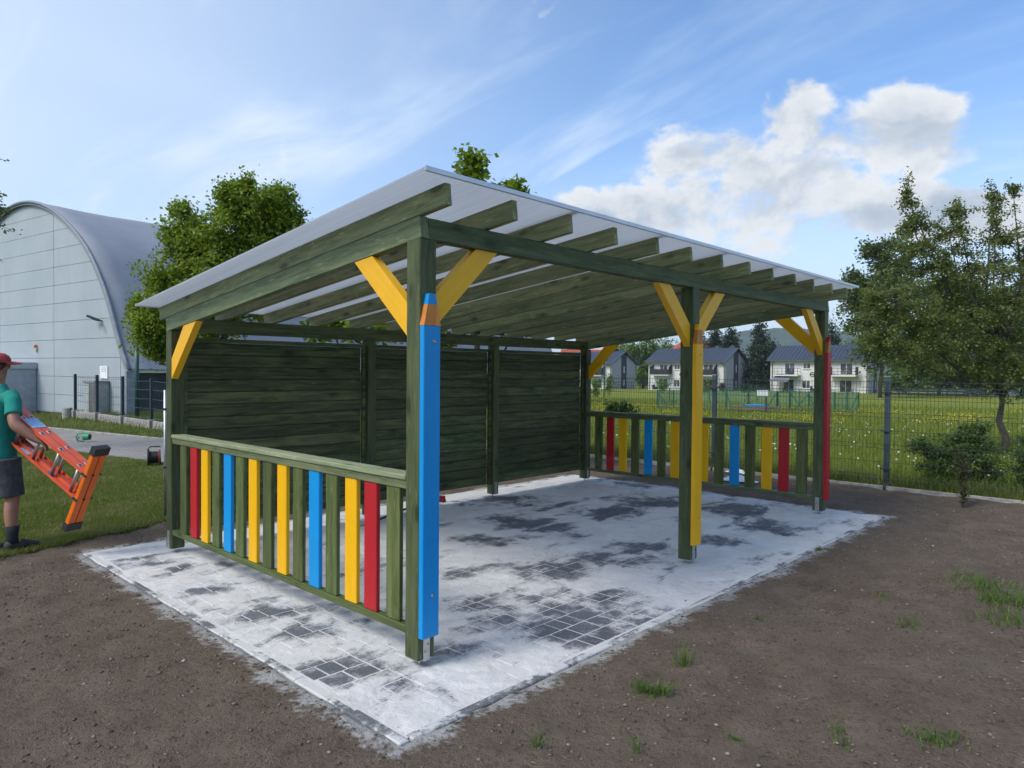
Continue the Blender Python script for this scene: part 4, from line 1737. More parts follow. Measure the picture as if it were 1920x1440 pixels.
m_.build('foot', M_zinc, gpole)
#@@PART3
# ------------------------------------------------------------------ trees near the shelter
b_ = P(412, 720, 11.6)
tree('maple_tree', 'bushy bright green maple between the shelter and the arched hall', (b_[0], b_[1], gz1(b_[0], b_[1])),
     plobes(11.6, [(415, 500, 105, 95), (470, 420, 70, 62), (500, 400, 58, 45, .3), (535, 410, 36, 48), (430, 372, 24, 38, -.2), (462, 352, 18, 26), (520, 372, 30, 34), (352, 445, 45, 52), (340, 395, 14, 24),
                   (320, 540, 60, 60), (290, 610, 42, 52, -.2), (300, 655, 34, 30), (345, 600, 60, 70, .4), (450, 520, 110, 90, .8), (395, 560, 90, 90), (262, 585, 18, 40)]),
     1300, 90000, .064, M_maple, .075, 31, top=2.9, spread=.075, fork=.35, shell=.55, droop=.7, wid=.34)
b_ = P(905, 720, 12.0)
tree('young_tree', 'slender leafy tree whose tips rise above the shelter roof', (b_[0], b_[1], gz1(b_[0], b_[1])),
     plobes(12.0, [(888, 345, 30, 46), (885, 318, 18, 26), (885, 300, 10, 14), (925, 372, 26, 26), (968, 358, 18, 16), (880, 345, 20, 30), (900, 430, 55, 60), (840, 500, 80, 60), (960, 470, 70, 70), (900, 560, 140, 70), (760, 600, 110, 45), (620, 610, 80, 30), (980, 590, 80, 50)]),
     420, 19000, .105, M_maple, .07, 37, spread=.05, fork=.3, shell=.5, droop=.3, wid=.42)
b_ = P(-75, 720, 14.0)
tree('edge_tree', 'dark tree at the left picture edge, only a twig of it showing', (b_[0], b_[1], 0),
     plobes(14.0, [(-80, 380, 85, 110), (-30, 392, 32, 14), (-120, 480, 90, 90), (-2, 391, 16, 9)]), 150, 4200, .075, M_bgt, .09, 41, spread=.06)
b_ = P(1882, 857, 15.0)
tree('apple_tree', 'gnarled apple tree with loose crown beyond the wire fence', (b_[0], b_[1], gz1(b_[0], b_[1])),
     plobes(15.0, [(1800, 560, 150, 120), (1740, 620, 120, 90, -.3), (1690, 600, 90, 70), (1880, 560, 120, 140), (1960, 620, 120, 130), (1830, 690, 120, 60, -.4), (1760, 500, 95, 75), (1720, 430, 38, 55),
                   (1700, 370, 14, 48), (1708, 420, 24, 60), (1780, 440, 50, 55), (1795, 395, 24, 36), (1868, 400, 22, 50), (1880, 450, 45, 50), (1900, 360, 14, 26), (1862, 368, 12, 30), (1655, 640, 55, 50), (1900, 700, 70, 60, -.6),
                   (1930, 480, 60, 60), (1640, 560, 40, 40)]),
     900, 56000, .056, M_apple, .085, 43, top=2.3, follow=.12, spread=.05, fork=.42, shell=.5, droop=.15, bark=plain('grey_brown_apple_bark', (.10, .078, .058), .9, var=.35, scale=20, bump=.7))


def shrub(name, label, px, py, D, lobes, n_twig, n_leaf, leaf, mat, seed, group=None, z=None, cat='bush'):
    b = P(px, py, D)
    zb = gz1(b[0], b[1]) if z is None else z
    return tree(name, label, (b[0], b[1], zb), plobes(D, lobes), n_twig, n_leaf, leaf, mat, .018 if cat == 'bush' else .005, seed, cat=cat, group=group, spread=leaf * .6, fork=.1, shell=.5, droop=.1)


shrub('leafy_bush', 'leafy green bush growing through the wire fence below the apple tree', 1780, 905, 10.4,
      [(1775, 855, 60, 45), (1730, 840, 32, 22), (1830, 850, 60, 60), (1760, 895, 50, 30), (1850, 890, 50, 40), (1800, 820, 30, 22), (1835, 815, 22, 26)], 260, 11000, .042, M_bush, 51)
shrub('edge_bush', 'dark bush at the right picture edge inside the wire fence', 1925, 920, 10.0, [(1925, 870, 35, 60), (1915, 915, 30, 30)], 70, 2600, .04, M_bush, 52)
shrub('brown_weed', 'dry brownish upright weed at the foot of the leafy bush', 1806, 945, 9.0, [(1806, 890, 13, 42), (1803, 870, 15, 28), (1806, 925, 9, 20)], 90, 2600, .022, mat_leaf('dry_weed', (.07, .075, .03), (.12, .11, .05), (.09, .09, .04), .2), 53, z=.0, cat='weed')
shrub('sapling', 'low leafy sapling just beyond the wire fence behind the right railing', 1168, 790, 13.6, [(1168, 768, 22, 8), (1150, 766, 10, 6), (1185, 772, 10, 6)], 26, 420, .09, M_bush, 54, z=-.02, cat='plant')

# ------------------------------------------------------------------ houses across the meadow
M_plast = plain('white_render', (.66, .655, .63), .85, var=.05, scale=.7)
M_plastg = plain('grey_and_shaded_render', (.42, .42, .44), .85, var=.05, scale=.7)  # gable shade put into the render colour; also plain grey balcony slabs
M_band = plain('dark_violet_grey_render', (.060, .060, .080), .8, var=.08)
M_roofm = plain('anthracite_roof_metal', (.060, .072, .095), .45, .2, var=.1, scale=.8)
M_frame = plain('white_window_frame', (.72, .72, .72), .5, var=.03)
M_pipe = plain('grey_downpipe', (.10, .10, .11), .5)
M_furn = plain('dark_patio_furniture', (.025, .025, .03), .7)


def mat_glass():
    m, t, out = newmat('window_glass')
    g = t.n('ShaderNodeNewGeometry')
    n = t.noise(g.outputs['Position'], 1.4, 2, .5)
    c = t.mix(t.rng(n, .4, .65), (.018, .022, .028), (.12, .125, .13))
    principled(t, out, c, .06, None, 0, .7)
    return m


M_glass = mat_glass()
TH = R(38)


def house(px, D, w_, label, red=False, balc='open', seed=0, gw=9.6, eave=5.15):
    """local x along the meadow front (left to right), y into the house; corner at the right front"""
    c = P(px, 720, D)
    zb = gz1(c[0], c[1])
    ux = Vector(RH) * math.cos(TH) - Vector(FH) * math.sin(TH)
    uy = Vector(RH) * math.sin(TH) + Vector(FH) * math.cos(TH)
    org = Vector((c[0], c[1], zb)) - ux * w_
    h = empty('house', org, label, 'house', 'white houses across the meadow')

    def q(x, y, z):
        return org + ux * x + uy * y + Vector((0, 0, z))

    def blk(x0, x1, y0, y1, z0, z1):
        return MB().prism([q(x0, y0, z0), q(x1, y0, z0), q(x1, y1, z0), q(x0, y1, z0)], (0, 0, z1 - z0))
    ridge = eave + 2.15
    # front and rear walls plus gables as one shell
    m_ = MB()
    m_.prism([q(0, 0, -.6), q(0, 0, eave), q(0, gw / 2, ridge - .15), q(0, gw, eave), q(0, gw, -.6)], ux * w_)
    m_.build('wall', M_plast, h)
    m_ = MB()
    m_.prism([q(w_ + .002, 0.02, -.6), q(w_ + .002, 0.02, eave), q(w_ + .002, gw / 2, ridge - .17), q(w_ + .002, gw - .02, eave), q(w_ + .002, gw - .02, -.6)], ux * .04)
    gab = m_.build('gable_wall', M_plastg, h)
    m_ = MB()
    a0, a1 = gw * .40, gw * .62

    def gz_(y):
        return eave + (ridge - .2 - eave) * (1 - abs(y - gw / 2) / (gw / 2))
    m_.prism([q(w_ + .045, a0, -.6), q(w_ + .045, a0, gz_(a0)), q(w_ + .045, gw / 2, ridge - .2), q(w_ + .045, a1, gz_(a1)), q(w_ + .045, a1, -.6)], ux * .05)
    m_.build('gable_band', M_band, h)
    for z0, z1 in ((.55, 1.75), (3.15, 4.45)):
        win = MB().prism([q(w_ + .10, gw * .49, z0), q(w_ + .10, gw * .53, z0), q(w_ + .10, gw * .53, z1), q(w_ + .10, gw * .49, z1)], ux * .03).build('gable_window', M_frame, h)
        MB().prism([q(w_ + .131, gw * .50, z0 + .12), q(w_ + .131, gw * .52, z0 + .12), q(w_ + .131, gw * .52, z1 - .12), q(w_ + .131, gw * .50, z1 - .12)], ux * .01).build('pane', plain('pale_blind%d%d' % (seed, int(z0)), (.55, .55, .56), .4), win)
    # roof planes with seams
    m_ = MB()
    ov = .65
    sl_ = (ridge - eave) / (gw / 2)
    for s_ in (0, 1):
        ye, yr = (-ov, gw / 2) if s_ == 0 else (gw + ov, gw / 2)
        ze = eave - ov * sl_
        quad = [q(-.5, ye, ze), q(w_ + .55, ye, ze), q(w_ + .55, yr, ridge), q(-.5, yr, ridge)]
        m_.prism(quad if s_ == 0 else quad[::-1], (0, 0, .16))
        for k in range(int((w_ + 1) / .6)):
            x = -.45 + k * .6
            m_.bar(q(x, ye, ze + .19), q(x, yr, ridge + .19), .07, .07)
    rf = m_.build('roof', M_roofm, h)
    for xx, yy_ in ((w_ * .25, gw * .62), (w_ * .72, gw * .55), (w_ * .9, gw * .58)):
        blk(xx, xx + .9, yy_, yy_ + .6, ridge - 1.0, ridge + .55).build('chimney', M_roofm, rf)
    MB().bar(q(-.5, -ov - .07, eave - ov * sl_ + .05), q(w_ + .5, -ov - .07, eave - ov * sl_ + .05), .13, .12).build('gutter', M_pipe, rf)
    for x in (.28, w_ - .12):
        MB().tube([q(x + (.35 if x < 1 else -.5), -ov, eave - ov * sl_), q(x, -.10, eave - .75), q(x, -.10, 0)], .07, 6).build('downpipe', M_pipe, h)

    def window(x0, x1, z0, z1, n=2, door=False):
        f = blk(x0, x1, -.03, .02, z0, z1).build('door' if door else 'window', M_frame, h)
        wd = (x1 - x0 - .08 * (n + 1)) / n
        for k in range(n):
            xa = x0 + .08 + k * (wd + .08)
            blk(xa, xa + wd, -.045, -.028, z0 + .08, z1 - .08).build('pane', M_glass, f)
        if not door:
            blk(x0 - .08, x1 + .08, -.14, -.032, z0 - .07, z0 - .002).build('sill', M_frame, f)

    def balcony(x0, x1, z, style):
        s_ = blk(x0, x1, -1.5, -.003, z - .2, z).build('balcony', M_plast if style != 'dark' else M_plastg, h)
        m2 = MB()
        for zz_ in (z + 1.02, z + .55, z + .12):
            m2.bar(q(x0 + .03, -1.46, zz_), q(x1 - .03, -1.46, zz_), .05, .05)
            for xe in (x0 + .03, x1 - .03):
                m2.bar(q(xe, -1.46, zz_), q(xe, 0, zz_), .05, .05)
        nb_ = max(2, int((x1 - x0) / 1.0))
        for k in range(nb_ + 1):
            xe = x0 + .03 + (x1 - x0 - .06) * k / nb_
            m2.bar(q(xe, -1.46, z), q(xe, -1.46, z + 1.02), .05, .05)
        m2.build('balcony_rail', M_furn, s_)
        if style == 'dark':
            for xe in (x0 + .02, x1 - .06):
                MB().prism([q(xe, -1.42, z + .02), q(xe, -.05, z + .02), q(xe, -.05, z + 1.9), q(xe, -1.42, z + 1.25)], ux * .04).build('privacy_screen', M_furn, s_)
            blk(x0 + .05, x1 - .05, -1.44, -1.41, z + .02, z + .95).build('balcony_screen', M_furn, s_)
        elif style == 'half':
            for xe in (x0 + .02, x1 - .06):
                blk(xe, xe + .3, -1.42, -.9, z + .02, z + 1.25).build('planter', M_furn, s_)
    st1, st2 = ('open', 'half') if balc == 'open' else ('dark', 'dark')
    window(w_ * .155, w_ * .265, 2.75, 4.55, 2, True)
    balcony(w_ * .07, w_ * .325, 2.68, st1)
    window(w_ * .352, w_ * .43, 3.62, 4.55)
    window(w_ * .565, w_ * .64, 3.62, 4.55)
    window(w_ * .73, w_ * .855, 2.75, 4.55, 2, True)
    balcony(w_ * .645, w_ * .905, 2.68, st2)
    window(w_ * .145, w_ * .26, .05, 1.95, 2, True)
    window(w_ * .345, w_ * .43, .55, 1.85)
    window(w_ * .58, w_ * .65, .55, 1.85)
    window(w_ * .725, w_ * .85, .05, 1.95, 2, True)
    for x in (w_ * .45,):
        m2 = MB()
        pts = [q(x + .34 * math.cos(t), -.05, 2.75 + .34 * math.sin(t)) for t in np.linspace(0, 2 * math.pi, 17)]
        m2.tube(pts, .05, 5)
        m2.bar(q(x - .3, -.05, 2.75), q(x + .3, -.05, 2.75), .05, .12)
        m2.build('round_sign', M_furn, h)
    return h, q


h3, q3 = house(1627, 105, 14.3, 'white two-storey house nearest the red pencil post, grey awning under its balcony', seed=1)
m_ = MB()
m_.prism([q3(1.0, -.1, 2.75), q3(3.6, -.1, 2.75), q3(3.4, -2.6, 1.55), q3(.6, -2.6, 1.65)], (0, 0, .03))
m_.build('awning', plain('grey_awning_cloth', (.16, .16, .18), .9), h3)
h2_, q2 = house(1359, 119, 14.2, 'white two-storey house seen behind the middle post, dark screens on its balconies', balc='dark', seed=2)
h1_, q1 = house(1146, 138, 14.2, 'farthest white house, showing its gable beside the rear right post', balc='dark', seed=3)


def patio(q, spots, who):
    for k, (x, y, kind) in enumerate(spots):
        c = q(x, y, 0)
        c.z = gz1(c.x, c.y)
        if kind == 'set':
            t = empty('patio_table', c, 'dark garden table before the %s, %s' % (who, ('left end', 'middle', 'right end')[k % 3]), 'table', 'dark garden furniture by the houses')
            MB().box(c + Vector((0, 0, .68)), (1.4, .8, .06)).build('top', M_furn, t)
            for sx_ in (-.6, .6):
                for sy_ in (-.3, .3):
                    MB().box(c + Vector((sx_, sy_, .32)), (.07, .07, .65)).build('leg', M_furn, t)
        else:
            t = empty('patio_chair', c, 'dark garden armchair before the %s, %s' % (who, ('nearest its left end', 'in its middle', 'nearest its right end')[k % 3]), 'chair', 'dark garden furniture by the houses')
            MB().box(c + Vector((0, 0, .30)), (.75, .75, .35)).build('seat', M_furn, t)
            MB().box(c + Vector((0, .33, .70)), (.75, .12, .5)).build('backrest', M_furn, t)
            for sx_ in (-.34, .34):
                MB().box(c + Vector((sx_, -.05, .55)), (.1, .6, .2)).build('armrest', M_furn, t)


patio(q3, [(2.6, -1.7, 'set'), (7.0, -1.4, 'chair'), (12.6, -1.6, 'set')], 'house nearest the red pencil')
patio(q2, [(2.2, -1.7, 'chair'), (12.0, -1.5, 'chair')], 'house behind the middle post')

# red-roofed house behind
c = P(1300, 720, 165)
zb = gz1(c[0], c[1])
rh = empty('red_roof_house', (c[0], c[1], zb), 'house with a red tiled hipped roof rising behind the middle white house', 'house')
c = Vector((c[0], c[1], zb))
ux, uy = Vector(RH), Vector(FH)
M_tile = plain('red_roof_tiles', (.36, .075, .035), .75, var=.2, scale=2.5, bump=.5)


def rq(x, y, z):
    return c + ux * x + uy * y + Vector((0, 0, z))


MB().prism([rq(-7, -5, 0), rq(7, -5, 0), rq(7, 5, 0), rq(-7, 5, 0)], (0, 0, 6.2)).build('wall', M_plast, rh)
m_ = MB()
m_.add([rq(-8, -6, 6.1), rq(8, -6, 6.1), rq(8, 6, 6.1), rq(-8, 6, 6.1), rq(-2.5, 0, 11.2), rq(2.5, 0, 11.2)],
       [(0, 1, 5, 4), (1, 2, 5), (2, 3, 4, 5), (3, 0, 4), (3, 2, 1, 0)])
m_.add([rq(-5.5, -6.3, 6.4), rq(-1.5, -6.3, 6.4), rq(-3.5, -6.3, 8.6), rq(-3.5, -1.8, 8.6), rq(-5.5, -4, 6.4), rq(-1.5, -4, 6.4)], [(0, 1, 2), (0, 2, 3, 4), (1, 5, 3, 2)])
rr_ = m_.build('roof', M_tile, rh)
MB().prism([rq(1.0, -.5, 10), rq(1.9, -.5, 10), rq(1.9, .4, 10), rq(1.0, .4, 10)], (0, 0, 2.3)).build('chimney', M_conc, rr_)
for x in (-5, -1.5, 2, 5):
    MB().prism([rq(x - .6, -5.03, 3.6), rq(x + .6, -5.03, 3.6), rq(x + .6, -5.03, 5.0), rq(x - .6, -5.03, 5.0)], uy * .02).build('window', M_glass, rh)
c0 = P(1100, 720, 178)
zb = gz1(c0[0], c0[1])
rh2 = empty('red_gable_house', (c0[0], c0[1], zb), 'small red-roofed house behind the rear right post of the shelter', 'house')
c = Vector((c0[0], c0[1], zb))
MB().prism([rq(-6, -4, 0), rq(6, -4, 0), rq(6, 4, 0), rq(-6, 4, 0)], (0, 0, 5.6)).build('wall', M_plast, rh2)
m_ = MB()
m_.prism([rq(-6.6, -5, 5.4), rq(-6.6, 5, 5.4), rq(-6.6, 0, 9.2)][::-1], ux * 13.2)
m_.build('roof', M_tile, rh2)
for x in (-3, 2.5):
    MB().prism([rq(x - .6, -4.03, 3.2), rq(x + .6, -4.03, 3.2), rq(x + .6, -4.03, 4.6), rq(x - .6, -4.03, 4.6)], uy * .02).build('window', M_glass, rh2)
# white shed far right behind the apple trunk
c0 = P(1850, 720, 92)
zb = gz1(c0[0], c0[1])
wsd = empty('white_shed', (c0[0], c0[1], zb), 'small white building half hidden behind the apple tree trunk', 'shed')
c = Vector((c0[0], c0[1], zb))
MB().prism([rq(-1.8, -2, 0), rq(3.2, -2, 0), rq(3.2, 2, 0), rq(-1.8, 2, 0)], (0, 0, 3.0)).build('wall', M_plast, wsd)
m_ = MB()
m_.prism([rq(-2.2, -2.4, 2.95), rq(3.6, -2.4, 2.95), rq(.7, -2.4, 4.7)], uy * 4.8)
m_.build('roof', M_roofm, wsd)
MB().prism([rq(.2, -2.03, .2), rq(1.2, -2.03, .2), rq(1.2, -2.03, 2.2), rq(.2, -2.03, 2.2)], uy * .02).build('door', M_furn, wsd)

# far plank fence right of the houses
pf = empty('plank_fence', P(1770, 735, 84), 'low dark fence of horizontal planks at the far edge of the meadow', 'fence')
prev = None
for k, px in enumerate(range(1668, 1900, 18)):
    q_ = P(px, 720, 86 - k * .4)
    q_ = Vector((q_[0], q_[1], gz1(q_[0], q_[1])))
    timber('post', q_ + Vector((0, 0, -.2)), q_ + Vector((0, 0, 1.0)), .12, .12, M_fence, pf, up=(0, 1, 0))
    if prev is not None:
        for zc in (.30, .62, .92):
            timber('plank', prev + Vector((0, 0, zc)), q_ + Vector((0, 0, zc)), .04, .17, M_dark, pf)
    prev = q_

# ------------------------------------------------------------------ netted enclosure in the meadow
M_gpost = plain('green_fence_paint', (.010, .085, .055), .45)


def mat_net():
    m, t, out = newmat('fine_green_netting')
    d = t.n('ShaderNodeBsdfDiffuse')
    d.inputs[0].default_value = (.10, .22, .16, 1)
    tp = t.n('ShaderNodeBsdfTransparent')
    mx = t.n('ShaderNodeMixShader')
    g = t.n('ShaderNodeNewGeometry')
    t.put(mx.inputs[0], t.rng(t.noise(g.outputs['Position'], 1.1, 3, .6), .3, .7, .80, .88))
    t.put(mx.inputs[1], d.outputs[0])
    t.put(mx.inputs[2], tp.outputs[0])
    t.put(out.inputs[0], mx.outputs[0])
    return m


M_net = mat_net()
en = empty('netted_pen', P(1420, 776, 36), 'green-netted pen with posts, diagonal braces and a gate in the meadow', 'enclosure')


def gpt(px, D):
    q_ = P(px, 720, D)
    return Vector((q_[0], q_[1], gz1(q_[0], q_[1])))


fr_px = [(1233, 37.6), (1263, 37.4), (1300, 37.1), (1362, 36.6), (1404, 36.3), (1457, 35.9), (1483, 35.7), (1517, 35.5), (1565, 35.1), (1589, 35.0), (1610, 34.8)]
bk_px = [(1256, 50), (1330, 49), (1420, 48), (1500, 47.2), (1545, 46.6)]
HN_ = 1.12
FP = [gpt(*q_) for q_ in fr_px]
BP = [gpt(*q_) for q_ in bk_px]
for q_ in FP + BP:
    timber('post', q_ + Vector((0, 0, -.1)), q_ + Vector((0, 0, HN_)), .055, .055, M_gpost, en, up=(0, 1, 0))
loop = FP + BP[::-1] + [FP[0]]
for k, (a, b) in enumerate(zip(loop[:-1], loop[1:])):
    if k == 5:
        continue
    d_ = (b - a).normalized() * .03
    up = Vector((0, 0, .02))
    n_ = Vector((-d_.y, d_.x, 0)) * .1
    MB().prism([a + d_ + up, b - d_ + up, b - d_ + Vector((0, 0, HN_ - .04)), a + d_ + Vector((0, 0, HN_ - .04))], n_).build('net_panel', M_net, en)
    timber('top_wire', a + d_ + Vector((0, 0, HN_ - .02)), b - d_ + Vector((0, 0, HN_ - .02)), .02, .02, M_gpost, en)
for i_, px, D in ((0, 1246, 36.0), (0, 1258, 36.6), (4, 1388, 35.6), (5, 1430, 35.0), (7, 1483, 34.0), (7, 1530, 34.4), (6, 1512, 34.2), (10, 1590, 33.9), (3, 1375, 35.7)):
    f = gpt(px, D)
    timber('brace', FP[i_] + Vector((0, 0, HN_ - .1)), f + Vector((0, 0, .02)), .035, .035, M_gpost, en)
a, b = FP[5], FP[6]
d_ = (b - a).normalized()
gate = MB()
for z_ in (.10, HN_ - .05):
    gate.bar(a + d_ * .06 + Vector((0, 0, z_)), b - d_ * .06 + Vector((0, 0, z_)), .04, .04)
for e in (a + d_ * .06, b - d_ * .06):
    gate.bar(e + Vector((0, 0, .08)), e + Vector((0, 0, HN_ - .03)), .04, .04)
gt_ = gate.build('gate', M_gpost, en)
MB().prism([a + d_ * .09 + Vector((0, 0, .12)), b - d_ * .09 + Vector((0, 0, .12)), b - d_ * .09 + Vector((0, 0, HN_ - .07)), a + d_ * .09 + Vector((0, 0, HN_ - .07))], Vector((-d_.y, d_.x, 0)) * .003).build('gate_net', M_net, gt_)
# sign and sandpit in front of the pen
s0 = P(1430, 737, 33.0)
sg = gpt(1437, 33.0)
sn = empty('meadow_sign', sg, 'blank white board on a thin post in front of the netted pen', 'sign')
timber('post', sg + Vector((0, 0, -.1)), sg + Vector((0, 0, .86)), .05, .05, M_dark, sn, up=(0, 1, 0))
sp0 = Vector(P(1430, 737, 32.9))
MB().box(sp0, (.52, .02, .27), frame(Vector(RH))).build('board', M_white, sn)
sb = gpt(1418, 34.0)
sbx = empty('sand_box', sb, 'low wooden box with a blue lid in the meadow beside the white board', 'box')
fxr = frame(Vector(RH))
for s_ in (-1, 1):
    MB().box(sb + Vector(FH) * (.55 * s_) + Vector((0, 0, .32)), (1.9, .05, .14), fxr).build('side_plank', plain('weathered_plank%d' % s_, (.22, .17, .12), .85), sbx)
MB().box(sb + Vector((0, 0, .43)), (.85, .9, .06), fxr).build('lid', plain('blue_lid', (.02, .22, .52), .5), sbx)
# tall green ball-net post and white house shrubs
gq = gpt(1133, 60)
bp = empty('ball_net_post', gq, 'tall thin dark green post in the meadow near the rear right corner', 'post')
MB().tube([gq, gq + Vector((0, 0, 3.6))], .055, 6).build('pole', M_gpost, bp)
MB().tube([gq, gq + Vector((0, 0, .1))], .12, 6).build('foot', M_conc, bp)

# ------------------------------------------------------------------ shrubs and trees by the houses
shr = [('garden_shrub', 'round pale green shrub before the house behind the middle post', 1244, 735, 100, [(1244, 724, 17, 9)], M_bgt2, .22, 900),
       ('garden_shrub', 'dark red-brown shrub beside the gable of the house behind the middle post', 1355, 735, 100, [(1353, 726, 9, 9)], mat_leaf('dark_red_leaves', (.05, .02, .02), (.09, .03, .03), (.06, .03, .02), .2), .2, 700),
       ('garden_shrub', 'yellow-green shrub just right of the middle post by the far house', 1335, 735, 98, [(1330, 722, 8, 14), (1320, 730, 12, 8)], M_bgt2, .2, 700),
       ('garden_shrub', 'clipped dark hedge between the two nearer white houses', 1400, 738, 104, [(1395, 728, 13, 11), (1412, 729, 14, 9)], M_conif, .2, 1500),
       ('garden_shrub', 'leafy bush under the gable of the farthest white house', 1118, 738, 62, [(1116, 728, 10, 22)], M_bgt2, .16, 700),
       ('garden_shrub', 'thin young bush left of the farthest white gable', 1142, 738, 64, [(1142, 722, 8, 20)], M_bgt2, .16, 600),
       ('garden_shrub', 'broad bright green bush right of the nearest white house', 1700, 738, 96, [(1700, 708, 44, 28), (1672, 718, 20, 18)], M_bgt2, .32, 6000),
       ('garden_shrub', 'dark green bush under the apple tree at the far meadow edge', 1790, 736, 92, [(1790, 706, 52, 30), (1750, 700, 34, 32), (1850, 708, 50, 28)], M_bgt, .32, 8000)]
for k, (nm, lab, px, py, D, lo, mt, lf_, nl) in enumerate(shr):
    shrub(nm, lab, px, py, D, lo, 60, nl, lf_, mt, 300 + k, 'shrubs by the houses')


def bgtree(name, label, px, D, lobes, mat, nl, leaf, seed, tr=.25, nt=None, droop=.3):
    b = P(px, 720, D)
    return tree(name, label, (b[0], b[1], gz1(b[0], b[1])), plobes(D, lobes), nt or 160, nl, leaf, mat, tr, seed, group='trees behind the houses', spread=leaf * 1.1, fork=.25, shell=.42, droop=droop)


bgtree('broadleaf_tree', 'bright green tree between the farthest and the middle white house', 1205, 150, [(1205, 680, 24, 42), (1190, 660, 24, 22), (1225, 656, 26, 24), (1215, 700, 25, 25)], M_bgt2, 9000, .42, 401)
bgtree('broadleaf_tree', 'green treetop above the roof of the farthest white house', 1165, 172, [(1165, 665, 24, 22), (1150, 660, 12, 16)], M_bgt, 2600, .45, 402)
bgtree('broadleaf_tree', 'tree peeping up left of the red hipped roof', 1250, 175, [(1252, 655, 16, 22), (1238, 668, 18, 16)], M_bgt2, 2200, .45, 403)
for k, (px, D, top_, wd_, lab) in enumerate([(1340, 132, 622, 26, 'dark conifer just right of the middle post, left one of the row'), (1372, 134, 612, 26, 'dark conifer behind the gable of the middle white house'),
                                           (1425, 126, 604, 34, 'widest dark conifer left of the nearest white house'), (1310, 138, 628, 22, 'dark conifer partly hidden behind the middle post'),
                                           (1448, 140, 640, 24, 'lower dark conifer at the left eaves of the nearest white house')]):
    lo = []
    nl_ = 7
    for j in range(nl_):
        t = j / (nl_ - 1)
        lo.append((px, top_ + 8 + (730 - top_) * t * .95, 5 + wd_ * 1.35 * (t ** .7), 12 + 6 * t))
    bgtree('conifer', lab, px, D, lo, M_conif, 12000, .40, 420 + k, .25, 300, .9)
bgtree('tall_broadleaf_tree', 'tall loose tree behind the apple tree, left edge of the far tree group', 1650, 74,
       [(1650, 560, 62, 60), (1625, 600, 45, 50), (1670, 500, 50, 50), (1640, 470, 30, 30), (1700, 560, 60, 70), (1610, 560, 30, 40), (1650, 650, 60, 50), (1720, 640, 60, 60), (1600, 520, 16, 24)], M_bgt, 26000, .34, 441, .17, 420)
bgtree('broadleaf_tree', 'dense dark tree behind the leafy bush of the far tree group', 1760, 88, [(1760, 620, 80, 70), (1800, 560, 70, 60), (1840, 640, 80, 70), (1740, 680, 60, 40)], M_bgt, 20000, .46, 442, .2, 340)
bgtree('broadleaf_tree', 'large dark tree at the right picture edge behind the apple tree', 1915, 90, [(1910, 600, 80, 90), (1960, 640, 80, 90), (1880, 680, 60, 50)], M_bgt, 18000, .46, 443, .2, 320)
bgtree('broadleaf_tree', 'low bright tree behind the right end of the nearest white roof', 1605, 150, [(1605, 655, 30, 20), (1580, 662, 20, 14), (1632, 662, 20, 20)], M_bgt2, 3600, .42, 444)
bgtree('dark_birch', 'slim dark drooping tree right beside the red pencil tip', 1560, 128, [(1560, 640, 14, 36), (1556, 668, 20, 24)], M_conif, 2800, .36, 445, .2, 120, .9)
bgtree('broadleaf_tree', 'tree row end behind the red-roofed houses, left of the middle post', 1285, 190, [(1275, 668, 16, 14), (1290, 676, 20, 14)], M_bgt, 1800, .5, 446)

# ------------------------------------------------------------------ wooded hill on the horizon
m_n = 90
hx = np.linspace(-700, 1500, m_n * 2)
hyv = np.linspace(1250, 2100, 44)
LX, DY = np.meshgrid(hx, hyv, indexing='ij')
prof_h = 20 + 92 * np.exp(-((LX - 640) / 300) ** 2) + 60 * np.exp(-((LX - 1200) / 330) ** 2) + 18 * np.exp(-((LX - 60) / 220) ** 2)
Z = -8 + prof_h * sstep(1250, 1650, DY) * (1 + .06 * npnoise(LX, DY, .006, 3, 71)) + 5.5 * npnoise(LX, DY, .06, 3, 72) * sstep(1250, 1350, DY)
XX = CAM[0] + RH[0] * LX + FH[0] * DY
YY = CAM[1] + RH[1] * LX + FH[1] * DY
V = np.stack([XX.ravel(), YY.ravel(), Z.ravel()], 1)
nyh = len(hyv)
i = (np.arange(len(hx) - 1)[:, None] * nyh + np.arange(nyh - 1)[None]).ravel()


def mat_hill():
    m, t, out = newmat('wooded_hillside')
    g = t.n('ShaderNodeNewGeometry')
    a = t.noise(g.outputs['Position'], .055, 4, .7)
    b = t.noise(g.outputs['Position'], .012, 3, .6)
    c = t.mix(t.rng(a, .35, .65), (.022, .042, .022), (.062, .098, .038))
    c = t.mix(t.rng(b, .4, .65, 0, .5), c, (.045, .078, .032))
    principled(t, out, c, .95, t.bump(a, 1.0, 6.0), 0, .05)
    return m


hl = obj('wooded_hill', mesh_np('wooded_hill', V, np.stack([i, i + nyh, i + nyh + 1, i + 1], 1)), mat_hill(), smooth=True)
tag(hl, kind='structure')

